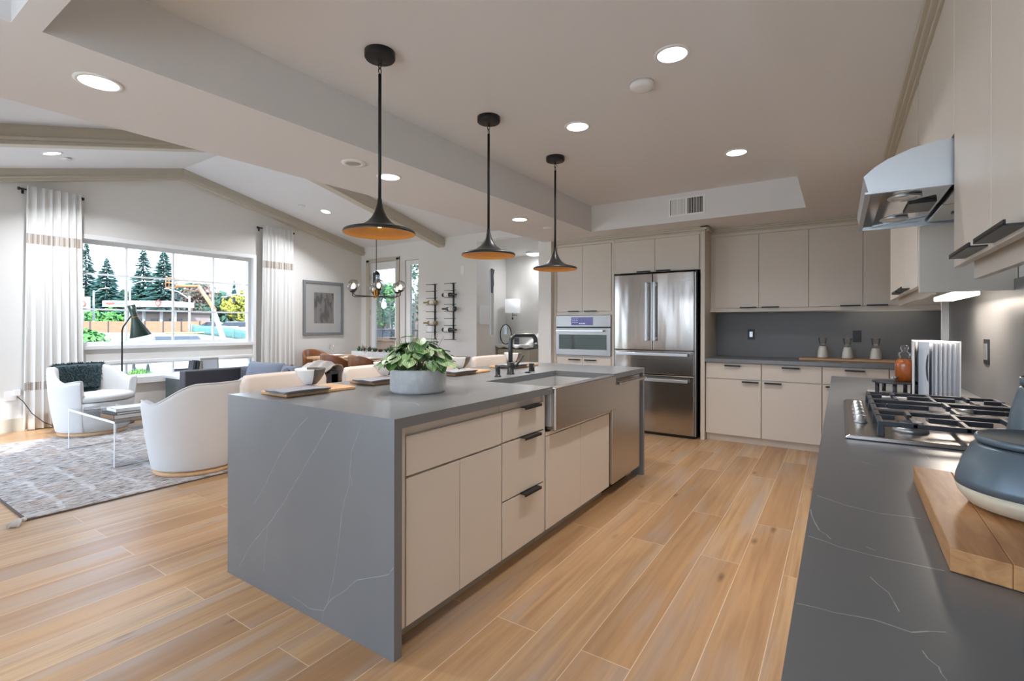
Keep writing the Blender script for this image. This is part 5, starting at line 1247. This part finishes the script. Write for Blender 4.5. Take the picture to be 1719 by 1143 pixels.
for k in range(6):
    a = k*PI/3+.42; r_ = .40; ex, ey = HX+r_*math.cos(a), HY+r_*math.sin(a)
    ar = MB().tube([(HX+.03*math.cos(a), HY+.03*math.sin(a), zc-.005), (HX+(r_-.03)*math.cos(a), HY+(r_-.03)*math.sin(a), zc-.005), (ex, ey, zc+.015), (ex, ey, zc+.07)], .0065, 8).build('arm', 'black', t_)
    MB().lathe([(.001, .06), (.02, .062), (.05, .083), (.049, .087), (.018, .075), (.001, .075)], (ex, ey, zc), 20).build('cup', 'bronze', ar)
    MB().sphere((ex, ey, zc+.155), .082, 20, 12).build('globe', 'smoke', ar)
    MB().sphere((ex, ey, zc+.135), (.026, .026, .038), 12, 8).build('bulb', 'filament', ar)
# wine racks
def rack(x, lb):
    t_ = thing('wine_rack', lb, 'wine rack', (x, DY, 1.02), 0, 'wall mounted wine racks')
    MB().box(x-.012, x+.012, DY-.020, DY-.002, 1.03, 2.04).build('rail', 'black', t_)
    for k in range(9):
        z = 1.035+k*.1235
        for q in (0,): MB().tube([(x-.135, DY-.105, z+.005), (x-.13, DY-.10, z), (x+.13, DY-.10, z), (x+.135, DY-.105, z+.005)], .005, 6).build('peg', 'black', t_)
        MB().cyl((x, DY-.10, z), (x, DY-.01, z), .005, 6).build('peg_arm', 'black', t_)
rack(-6.15, 'black wall wine rack nearer the window, holding two bottles'); rack(-5.71, 'black wall wine rack nearer the hall, holding three bottles')
def bottle(x, z, mat, d, lb):
    t_ = thing('wine_bottle', lb, 'bottle', (x, DY-.105, z), 0, 'wine bottles on the wall racks'); t_.rotation_euler = (0, d*PI/2, 0)
    MB().lathe([(.001, -.12), (.030, -.12), (.037, -.112), (.038, .06), (.033, .085), (.018, .115), (.0145, .135), (.0145, .195), (.001, .197)], n=24).build('glass_body', mat, t_, local=True)
    MB().lathe([(.0386, -.07), (.0388, .03), (.0386, .032)], n=24).build('label', 'paperlabel', t_, local=True)
    MB().lathe([(.016, .15), (.016, .199), (.001, .20)], n=16).build('capsule', mat, t_, local=True)
pz = lambda k: 1.035+k*.1235+.045
bottle(-6.14, pz(5), 'bottleg', -1, 'olive green wine bottle higher on the left wine rack'); bottle(-6.14, pz(2), 'bottleg', -1, 'olive green wine bottle lower on the left wine rack')
bottle(-5.76, pz(6), 'bottled', 1, 'dark wine bottle at the top of the right wine rack'); bottle(-5.69, pz(4), 'bottled', -1, 'dark wine bottle in the middle of the right wine rack, neck to the left'); bottle(-5.76, pz(1), 'bottled', 1, 'dark wine bottle at the bottom of the right wine rack')
tag(MB().box(-5.55, -5.47, DY-.008, DY, 2.17, 2.33).build('thermostat', 'white', None, bev=.003), 'white thermostat plate on the wall right of the wine racks', 'thermostat')
tag(MB().box(-6.34, -6.22, DY-.008, DY, 1.16, 1.28).build('light_switch', 'white', None, bev=.003), 'white switch plate behind the left wine rack', 'switch')

# ---------------------------------------------------------------- hall
t_ = thing('framed_picture', 'small pale framed notice on the hall return wall', 'picture', (-5.2, 6.9, 1.30))
MB().box(-5.2, -5.182, 6.77, 7.04, 1.30, 1.63).build('frame', 'trim', t_, bev=.003); MB().box(-5.1825, -5.181, 6.80, 7.01, 1.33, 1.60).build('sheet', 'paper', t_)
t_ = thing('console', 'cream console with a scalloped top edge at the end of the hall', 'console', (-5.55, 8.42, 0))
MB().box(-5.86, -5.08, 8.25, 8.585, .08, .81).build('body', 'beam', t_, bev=.004)
mb = MB(); n = 40; mb.prism([(-5.88, .895)]+[(-5.06, .895)]+[(-5.06-.82*i/n, .838+.012*math.cos(i/n*2*PI*4)) for i in range(n+1)], 'y', 8.215, 8.595); mb.build('top', 'trim', t_, bev=.003)
for x in (-5.855, -5.465): MB().box(x+.005, x+.375, 8.238, 8.252, .10, .80).build('door', 'beam', t_, bev=.002)
for x in (-5.83, -5.11):
    for y in (8.28, 8.56): MB().box(x-.02, x+.02, y-.02, y+.02, 0, .082).build('leg', 'wood', t_)
t_ = thing('ring_mirror', 'oval black framed mirror leaning on the hall console', 'mirror', (-5.80, 8.35, .895))
cz_ = .895+.205; mc = [(-5.72+.135*math.cos(a), 8.35-.04*math.sin(a)*0, cz_+.205*math.sin(a)*.98) for a in [2*PI*i/40 for i in range(40)]]
MB().tube(mc, .010, 8, closed=True).build('frame', 'black', t_)
mb = MB(); mb.prism([(x, z) for x, y, z in mc], 'y', 8.348, 8.352); mb.build('glass', 'mirror', t_)
t_ = thing('wall_sconce', 'white drum shaded sconce on the hall wall above the console', 'sconce', (-5.56, 8.6, 1.45))
MB().lathe([(.001, 1.545), (.155, 1.545), (.155, 1.825), (.152, 1.825), (.152, 1.55), (.001, 1.55)], (-5.60, 8.42, 0), 36).build('shade', 'shade', t_)
mb = MB(); mb.cyl((-5.60, 8.42, 1.55), (-5.60, 8.42, 1.46), .006, 8); mb.cyl((-5.60, 8.42, 1.50), (-5.60, 8.59, 1.50), .007, 8); mb.sphere((-5.60, 8.42, 1.43), (.016, .016, .028), 10, 8); mb.build('arm', 'black', t_)
area_light('lamp', (-.04, -.18, .25), .1, .1, 5, (1, .92, .8), parent=t_, shape='DISK')
tag(MB().box(-5.52, -5.42, 8.36, 8.40, .8955, 1.03).build('dark_box', 'bookd', None, bev=.003), 'small dark box on the hall console behind the faucet', 'box')
t_ = thing('flush_light', 'round lit flush ceiling light in the hall beside the white column', 'ceiling light', (-4.98, 8.25, 2.72))
MB().lathe([(.16, 0), (.16, -.03), (.15, -.035), (.15, -.002)], n=36).build('rim', 'white', t_, local=True)
MB().lathe([(.149, -.004), (.145, -.045), (.10, -.062), (.001, -.068)], n=36).build('diffuser', 'lensc', t_, local=True)
area_light('lamp', (0, 0, -.08), .25, .25, 5, (1, .95, .88), parent=t_, shape='DISK')
t_ = thing('wall_hanging', 'narrow dark carved panel beside the hall window', 'wall hanging', (-5.87, 8.05, 1.9))
mb = MB(); mb.prism([(8.06, 1.95), (8.10, 1.94), (8.11, 2.05), (8.135, 2.12), (8.12, 2.30), (8.155, 2.42), (8.06, 2.44)], 'x', -5.889, -5.865); mb.build('panel', 'bookd', t_)

# ---------------------------------------------------------------- outdoors
def sstep(a, b, x): q = min(1, max(0, (x-a)/(b-a))); return q*q*(3-2*q)
def gz_(x): return -.32+.66*sstep(18, 62, -x)
mb = MB(); xs = [40, 10, -8.4, -12, -18, -26, -34, -42, -50, -60, -80, -120, -300]
mb.add([(x, y, gz_(x)) for x in xs for y in (-160, 260)], [(2*i, 2*i+2, 2*i+3, 2*i+1) for i in range(len(xs)-1)], 0, True)
struct(mb, 'ground', 'lawn')
rt = random.Random(21)
def conifer(x, y, h, w, label, dens=1.0):
    z0 = gz_(x)-.1; t_ = thing('conifer', label, 'tree', (x, y, z0), 0, 'dark conifers beyond the fence')
    MB().cyl((0, 0, 0), (0, 0, h*.96), .32, 8, r2=.05).build('trunk', 'bark', t_, local=True)
    mb = MB(); n = int(h*42*dens)
    for k in range(n):
        f = rt.random()**.8; z = h*(.10+.90*f); R_ = w*(1-f)**.75*rt.uniform(.45, 1.12)+.12; a = rt.uniform(0, 2*PI)
        c, s_ = math.cos(a), math.sin(a); wd = rt.uniform(.18, .38)*(.45+.8*(1-f))
        b0 = Vector((c*R_*.12, s_*R_*.12, z)); tp = Vector((c*R_, s_*R_, z-R_*rt.uniform(.05, .28))); sd = Vector((-s_, c, 0))*wd; up = Vector((0, 0, wd*.55))
        md = b0.lerp(tp, .6)
        mb.add([b0, md+sd-up*.3, md+up, md-sd-up*.3, tp, md-up], [(0, 1, 2), (0, 2, 3), (1, 4, 2), (2, 4, 3), (0, 5, 1), (0, 3, 5), (1, 5, 4), (5, 3, 4)])
    mb.build('foliage', 'conifer', t_, local=True)
def broad(x, y, h, w, mat, label, name='tree', n=420, trunk=True, low=.25, ls=.5, group='trees beyond the fence'):
    z0 = gz_(x)-.05; t_ = thing(name, label, 'tree' if name == 'tree' else 'shrub', (x, y, z0), 0, group)
    if trunk: MB().cyl((0, 0, 0), (0, 0, h*.6), .05*h*.6, 8, r2=.02*h).build('trunk', 'bark', t_, local=True)
    mb = MB(); cl = [(rt.uniform(-.55, .55)*w, rt.uniform(-.55, .55)*w, h*rt.uniform(low+.12, .84), w*rt.uniform(.32, .55)) for _ in range(9)]
    for k in range(n):
        cx, cy, cz0, r_ = rt.choice(cl); d_ = Vector((rt.gauss(0, 1), rt.gauss(0, 1), rt.gauss(0, 1))).normalized()
        p_ = Vector((cx, cy, cz0))+d_*r_*rt.uniform(.7, 1.05); p_.z = min(max(p_.z, h*low*.4), h)
        a_ = d_.orthogonal().normalized(); b_ = d_.cross(a_); q = rt.uniform(0, PI); u_ = a_*math.cos(q)+b_*math.sin(q); v_ = d_.cross(u_); l_ = ls*rt.uniform(.6, 1.2)
        mb.add([p_-u_*l_, p_+v_*l_*.6, p_+u_*l_, p_-v_*l_*.6, p_+d_*l_*.45], [(0, 1, 4), (1, 2, 4), (2, 3, 4), (3, 0, 4)])
    tag(mb.build('foliage', mat, t_, local=True), kind='stuff')
    return t_
conifer(-128.7, 35.4, 18.6, 3.8, 'tall narrow conifer at the left end of the big window')
conifer(-132, 33.6, 13.5, 3.6, 'conifer at the left window edge behind the tallest one')
conifer(-122.3, 36.9, 14.6, 4.6, 'broad dark conifer second from the left in the window', 1.4)
conifer(-119, 42.0, 17.2, 4.3, 'pointed conifer left of the window centre, left of the rounded one', 1.3)
conifer(-111, 42.6, 15.9, 5.4, 'rounded dark conifer near the window centre', 1.7)
conifer(-123.4, 62.4, 12.2, 1.9, 'small slim conifer at the right end of the window'); conifer(-113.8, 62.6, 10.6, 2.2, 'slim conifer against the right window frame')
for i, (x, y, h_, w_) in enumerate(((-140, 38, 8.8, 9), (-132, 44, 7.6, 9), (-125, 49, 8.4, 9), (-121, 54.6, 10.3, 7), (-117, 57.6, 8.8, 6), (-118, 64, 8, 8))):
    broad(x, y, h_, w_, 'dkgreen', 'dark leafy tree in the belt behind the petrol canopy, '+('first', 'second', 'third', 'fourth', 'fifth', 'last')[i]+' from the left', n=560, ls=.95, low=.1)
broad(-100.6, 43.4, 8.7, 4.0, 'russet', 'russet leaved tree behind the lift jib', n=300, ls=.5)
broad(-86.4, 44.6, 7.6, 3.6, 'yellowgreen', 'yellow green autumn tree at the right of the window', n=420, ls=.55)
broad(-83, 46, 5.5, 3.0, 'yellowgreen', 'lower yellow green tree at the right window edge', n=260, ls=.5)
broad(-104.4, 32.6, 4.9, 3.6, 'ltgreen', 'bright green bush behind the left part of the petrol canopy', name='shrub', n=300, ls=.5, trunk=False, low=.05, group='shrubs beyond the fence')
broad(-110.9, 30.5, 3.8, 3.0, 'ltgreen', 'green bush left of the petrol canopy', name='shrub', n=240, ls=.5, trunk=False, low=.05, group='shrubs beyond the fence')
# petrol station
t_ = thing('station_canopy', 'white petrol station canopy with an orange round logo', 'canopy', (-90.5, 31, .3))
ca, cb_ = Vector((-94.9, 28.1, 0)), Vector((-86.3, 33.8, 0)); dr_ = (cb_-ca).normalized(); nr = Vector((dr_.y, -dr_.x, 0)); L_ = (cb_-ca).length
def slab(mb, a, b, depth, z0, z1, off=0, mi=0):
    d_ = (b-a).normalized(); n_ = Vector((d_.y, -d_.x, 0)); p_ = [a+n_*off, b+n_*off, b+n_*(off-depth), a+n_*(off-depth)]
    return mb.prism([(q.x, q.y) for q in p_], 'z', z0, z1, mi)
slab(MB(), ca, cb_, 6, 4.25, 5.15).build('fascia', 'carw', t_)
slab(MB(), ca+dr_*.6, ca+dr_*2.0, .1, 4.55, 4.9, .08).build('stripe', 'logo', t_); slab(MB(), ca+dr_*2.0, ca+dr_*3.2, .1, 4.55, 4.9, .08).build('stripe', 'blueband', t_)
for k in (1.6, 4.2, 7.0, 9.2): p_ = ca+dr_*k-nr*3; MB().cyl((p_.x, p_.y, .3), (p_.x, p_.y, 4.3), .22, 10).build('column', 'carw', t_)
def disc(mb, c, n_, r, th, m_in=None, k=28):
    u_ = Vector((0, 0, 1)); v_ = n_.cross(u_).normalized()
    ring = [[c+n_*o+(u_*math.cos(2*PI*i/k)+v_*math.sin(2*PI*i/k))*r for i in range(k)] for o in (0, th)]
    return mb.loft(ring, sm=False)
lc = ca+dr_*8.7+Vector((0, 0, 4.78))+nr*.05
disc(MB(), lc, nr, .46, .06).build('logo', 'logo', t_); disc(MB(), lc+nr*.02, nr, .26, .07).build('logo_centre', 'carw', t_)
t_ = thing('price_pylon', 'white petrol price pylon with an orange ring at the left window edge', 'sign', (-89.7, 24.3, .3))
slab(MB(), Vector((-90.4, 23.8, 0)), Vector((-89.0, 24.8, 0)), .3, 3.3, 5.4).build('board', 'carw', t_); MB().cyl((-90.0, 24.3, .3), (-90.0, 24.3, 6.6), .28, 10).build('post', 'carw', t_)
q_ = Vector((-89.6, 24.4, 4.4))+nr*.1; disc(MB(), q_, nr, .42, .05).build('logo', 'logo', t_); disc(MB(), q_+nr*.02, nr, .24, .06).build('logo_centre', 'carw', t_)
t_ = thing('store_building', 'low pale pink shop building behind the petrol canopy', 'building', (-96.5, 36.6, .3))
a, b = Vector((-100.5, 34.0, 0)), Vector((-92.6, 39.2, 0)); d_ = (b-a).normalized()
slab(MB(), a, b, 6, .2, 3.4).build('wall', 'stucco', t_); slab(MB(), a-d_*.4, b+d_*.4, 7, 3.4, 3.75, .5).build('roof', 'roofd', t_)
for k in (.8, 3.0, 5.2, 7.2): slab(MB(), a+d_*k, a+d_*(k+1.2), .1, .5, 2.5, .06).build('window', 'carg', t_)
# fences
t_ = thing('wood_fence', 'horizontal board cedar fence outside the big window', 'fence', (-80, 28, .2))
a, b = Vector((-90.5, 21.4, 0)), Vector((-71.5, 34.0, 0)); d_ = (b-a).normalized(); L_ = (b-a).length; n_ = 9
for k in range(n_):
    p0_, p1_ = a+d_*(L_*k/n_+.08), a+d_*(L_*(k+1)/n_-.08)
    mb = MB()
    for q in range(6): slab(mb, p0_, p1_, .05, .25+q*.275, .25+q*.275+.262)
    mb.build('panel', 'fence', t_)
for k in range(n_+1): p_ = a+d_*(L_*k/n_); MB().box(p_.x-.08, p_.x+.08, p_.y-.08, p_.y+.08, .1, 1.98).build('post', 'roofd', t_)
t_ = thing('screen_fence', 'green cloth screened construction fence at the right of the window', 'fence', (-45, 22.5, 0))
fp_ = [(-64.5, 27.7, .42, 1.45), (-55.0, 25.5, .25, 1.25), (-46.1, 23.25, .02, 1.03), (-38.0, 20.97, -.12, .88), (-30, 18.8, -.2, .78)]
for i in range(4):
    (xa, ya, z0a, z1a), (xb, yb, z0b, z1b) = fp_[i], fp_[i+1]
    MB().grid(lambda u, v: (xa+(xb-xa)*u+.03*math.sin(40*u), ya+(yb-ya)*u+.05*math.sin(23*u), (z0a+(z0b-z0a)*u)*(1-v)+(z1a+(z1b-z1a)*u)*v-.05*math.sin(PI*u)*v), 24, 3).build('screen_panel', 'mesh', t_, solid=.02)
for x, y, z0, z1 in fp_: MB().cyl((x, y, z0-.1), (x, y, z1+.05), .03, 8).build('post', 'pole', t_)
# boom lift
t_ = thing('boom_lift', 'orange and cream boom lift reaching up past the right of the window', 'boom lift', (-41, 20.6, 0))
def beam_bar(p, q, w, mat, nm):
    MB().tube([p, q], [w, w*.9], 4).build(nm, mat, t_)
beam_bar((-39.4, 19.2, .05), (-52.0, 24.2, 3.15), .22, 'liftp', 'lower_boom'); beam_bar((-51.0, 23.9, 2.9), (-56.72, 25.0, 5.5), .23, 'lift', 'upper_boom'); beam_bar((-56.6, 25.0, 5.5), (-58.4, 23.5, 5.45), .16, 'lift', 'jib')
mb = MB(); bx_, by_ = -58.6, 23.2
for zz in (5.3, 5.8, 6.3): mb.tube([(bx_-.4, by_-.4, zz), (bx_+.4, by_-.4, zz), (bx_+.4, by_+.4, zz), (bx_-.4, by_+.4, zz)], .04, 5, closed=True)
for dx in (-.4, .4):
    for dy in (-.4, .4): mb.cyl((bx_+dx, by_+dy, 5.3), (bx_+dx, by_+dy, 6.3), .04, 5)
mb.build('basket', 'lift', t_)
MB().box(-40, -38.2, 18.4, 19.5, -.22, .25).build('chassis', 'liftp', t_, bev=.05)
t_ = thing('guard_ring', 'yellow round guard rail on the ground outside', 'guard rail', (-51.6, 21.6, 0))
MB().tube([(-51.6+1.5*math.cos(a), 21.6+1.5*math.sin(a), .62) for a in [2*PI*i/32 for i in range(32)]], .06, 6, closed=True).build('rail', 'yellow', t_)
for k in range(6):
    a = k*PI/3; MB().cyl((-51.6+1.5*math.cos(a), 21.6+1.5*math.sin(a), .0), (-51.6+1.5*math.cos(a), 21.6+1.5*math.sin(a), .6), .04, 6).build('post', 'pole', t_)
# street lights and signals
def street(x, y, h, arm, label, heads=0):
    z0 = gz_(x); t_ = thing('street_light', label, 'street light', (x, y, z0), 0, 'street poles outside')
    MB().cyl((0, 0, 0), (0, 0, h), .16, 8, r2=.10).build('pole', 'pole', t_, local=True)
    e_ = Vector(arm); MB().tube([(0, 0, h-.4), tuple(Vector((0, 0, h-.2))+e_*.5+Vector((0, 0, .35))), tuple(Vector((0, 0, h+.15))+e_)], .07, 6).build('arm', 'pole', t_, local=True)
    c_ = Vector((0, 0, h+.15))+e_; MB().sphere(tuple(c_), (.45, .3, .1), 10, 6).build('lamp_head', 'pole', t_, local=True)
    for k in range(heads):
        c_ = Vector((0, 0, h-.25))+e_*(.55+.2*k); MB().box(c_.x-.12, c_.x+.12, c_.y-.12, c_.y+.12, c_.z-.55, c_.z+.1).build('signal_head', 'jet', t_, local=True)
street(-86.5, 28.85, 7.3, (2.8, 1.9, 0), 'tall white street light standing behind the petrol canopy')
street(-60.3, 31.9, 5.0, (-2.2, -1.5, -.7), 'white traffic signal pole at the right of the window', 1)
street(-90.9, 25.9, 6.1, (1.6, 1.1, .2), 'pale street light at the left of the window'); street(-66.0, 28.05, 4.6, (-2.3, -1.5, .7), 'slim traffic pole near the window centre', 1)
# cars: body length along local X
def car(x, y, rz, paint, label, s=1.0):
    z0 = gz_(x); t_ = thing('car', label, 'car', (x, y, z0), rz, 'parked cars outside')
    body = [(-2.2, .28), (-2.25, .62), (-2.1, .86), (-1.3, .96), (1.0, .94), (1.9, .80), (2.2, .62), (2.22, .30)]
    MB().prism(body, 'y', -.88, .88).build('body', paint, t_, local=True, bev=.10, seg=3)
    rings = []
    for y_, k in ((-.80, 1), (-.62, 1), (.62, 1), (.80, 1)):
        top_ = abs(y_) < .7
        rings.append([(-1.75, y_, .93), (-1.0, y_*(.9 if top_ else 1), 1.40 if top_ else .98), (.25, y_*(.9 if top_ else 1), 1.42 if top_ else .98), (1.15, y_, .93)])
    MB().loft(rings, sm=False).build('windows', 'carg', t_, local=True)
    MB().prism([(-1.05, 1.38), (-.95, 1.43), (.2, 1.45), (.3, 1.40)], 'y', -.58, .58).build('roof', paint, t_, local=True, bev=.02)
    for x_ in (-1.35, 1.4):
        for y_ in (-.89, .69): MB().cyl((x_, y_, .32), (x_, y_+.2, .32), .32, 18).build('wheel', 'tire', t_, local=True)
    for y_ in (-.65, .45): MB().box(2.05, 2.215, y_, y_+.2, .58, .68).build('headlight', 'rim', t_, local=True)
    MB().box(2.18, 2.235, -.45, .45, .36, .52).build('grille', 'jet', t_, local=True)
    t_.scale = (s, s, s); return t_
car(-59.9, 30.6, .6, 'carw', 'white parked car beyond the green fence, left of two others'); car(-56.8, 30.0, .6, 'cars', 'silver parked car beyond the green fence in the middle')
car(-49.7, 27.6, .6, 'carw', 'white parked car beyond the green fence at the right window frame'); car(-66, 31.2, .6, 'carb', 'blue parked car beyond the green fence, farthest left')
car(-16.2, 6.5, math.radians(-12), 'carw', 'white car parked close outside the lower window', .92)
# planting just outside the lower window
def grass(x, y, h, w, label, mat='grassb'):
    t_ = thing('ornamental_grass', label, 'grass', (x, y, gz_(x)), 0, 'grass clumps outside the lower window')
    mb = MB()
    for k in range(260):
        a = rt.uniform(0, 2*PI); le = h*rt.uniform(.6, 1.1); r_ = w*math.sqrt(rt.random()); bx0 = Vector((.25*w*rt.uniform(-1, 1), .25*w*rt.uniform(-1, 1), 0)); c, s_ = math.cos(a), math.sin(a)
        wd = Vector((-s_, c, 0))*.007
        p1_ = bx0+Vector((c*r_*.45, s_*r_*.45, le*.75)); p2_ = bx0+Vector((c*r_, s_*r_, le*.8))
        mb.add([bx0-wd, bx0+wd, p1_+wd, p2_, p1_-wd], [(0, 1, 2, 3, 4)])
    tag(mb.build('blades', mat, t_, local=True), kind='stuff')
for x, y, h_, w_, lb in ((-13.7, 4.72, .62, .62, 'bright green grass clump right of the lamp pole outside'), (-14.1, 4.25, .62, .5, 'green grass clump behind the floor lamp pole outside'), (-15.4, 5.35, .55, .5, 'green grass clump in front of the white car'), (-14.6, 3.9, .7, .6, 'grass clump left of the lamp pole outside'), (-13.2, 5.2, .5, .55, 'grass clump nearest the slate side table outside'), (-14.8, 3.3, .6, .6, 'grass clump behind the white armchair outside')):
    grass(x, y, h_, w_, lb)
broad(-15.9, 4.3, 1.75, .75, 'ltgreen', 'soft pale green young pine at the lower left corner of the big window', n=420, trunk=True, low=.1, ls=.10, group='shrubs by the house')
# outside the dining door
t_ = thing('building', 'pale building with a dark awning across the street from the dining door', 'building', (-34, 30, -.3))
a, b = Vector((-42, 24, 0)), Vector((-24, 37, 0)); slab(MB(), a, b, 6, -.3, 4.4).build('wall', 'carw', t_); slab(MB(), a, b, .8, 2.6, 3.3, .8).build('awning', 'roofd', t_)
d_ = (b-a).normalized()
for k in range(6): slab(MB(), a+d_*(1.5+k*3.4), a+d_*(3.6+k*3.4), .1, .3, 2.3, .05).build('window', 'carg', t_)
broad(-24.4, 21.9, 5.2, 1.9, 'dkgreen', 'street tree seen through the dining glass door', n=900, ls=.13, group='street trees'); broad(-17.0, 17.2, 5.2, 1.5, 'dkgreen', 'street tree seen through the narrow dining side window', n=900, ls=.11, group='street trees')
broad(-29.5, 27, 6.4, 2.0, 'ltgreen', 'street tree farther back beside the pale building', n=260, ls=.3, group='street trees')
t_ = thing('lamp_post', 'black lamp post with twin white globes outside the dining door', 'lamp post', (-16.7, 15.25, -.3))
MB().cyl((0, 0, 0), (0, 0, 2.3), .05, 10, r2=.035).build('post', 'black', t_, local=True)
mb = MB(); mb.tube([(-.2, -.2, 2.35), (0, 0, 2.2), (.2, .2, 2.35)], .025, 6); mb.build('arms', 'black', t_, local=True)
for s_ in (-1, 1): MB().sphere((.2*s_, .2*s_, 2.5), (.12, .12, .17), 12, 8).build('globe', 'white', t_, local=True)
car(-19.9, 17.9, .85, 'cardk', 'dark car parked outside the dining glass door'); car(-15.2, 18.6, .85, 'cars', 'silver car parked outside the narrow dining window')
t_ = thing('balcony_rail', 'black metal railing with a brown ledge outside the dining door', 'railing', (-7.4, 8.1, -.3))
MB().box(-9.2, -6.15, 8.08, 8.13, 1.15, 1.19).build('top_rail', 'black', t_)
for k in range(11): x = -9.15+k*.29; MB().box(x, x+.02, 8.095, 8.115, .0, 1.15).build('baluster', 'black', t_)
MB().box(-9.2, -6.15, 7.9, 8.3, .92, 1.0).build('ledge', 'fence', t_); MB().box(-9.2, -6.15, 7.95, 8.25, -.32, .92).build('low_wall', 'fence', t_)
# hills
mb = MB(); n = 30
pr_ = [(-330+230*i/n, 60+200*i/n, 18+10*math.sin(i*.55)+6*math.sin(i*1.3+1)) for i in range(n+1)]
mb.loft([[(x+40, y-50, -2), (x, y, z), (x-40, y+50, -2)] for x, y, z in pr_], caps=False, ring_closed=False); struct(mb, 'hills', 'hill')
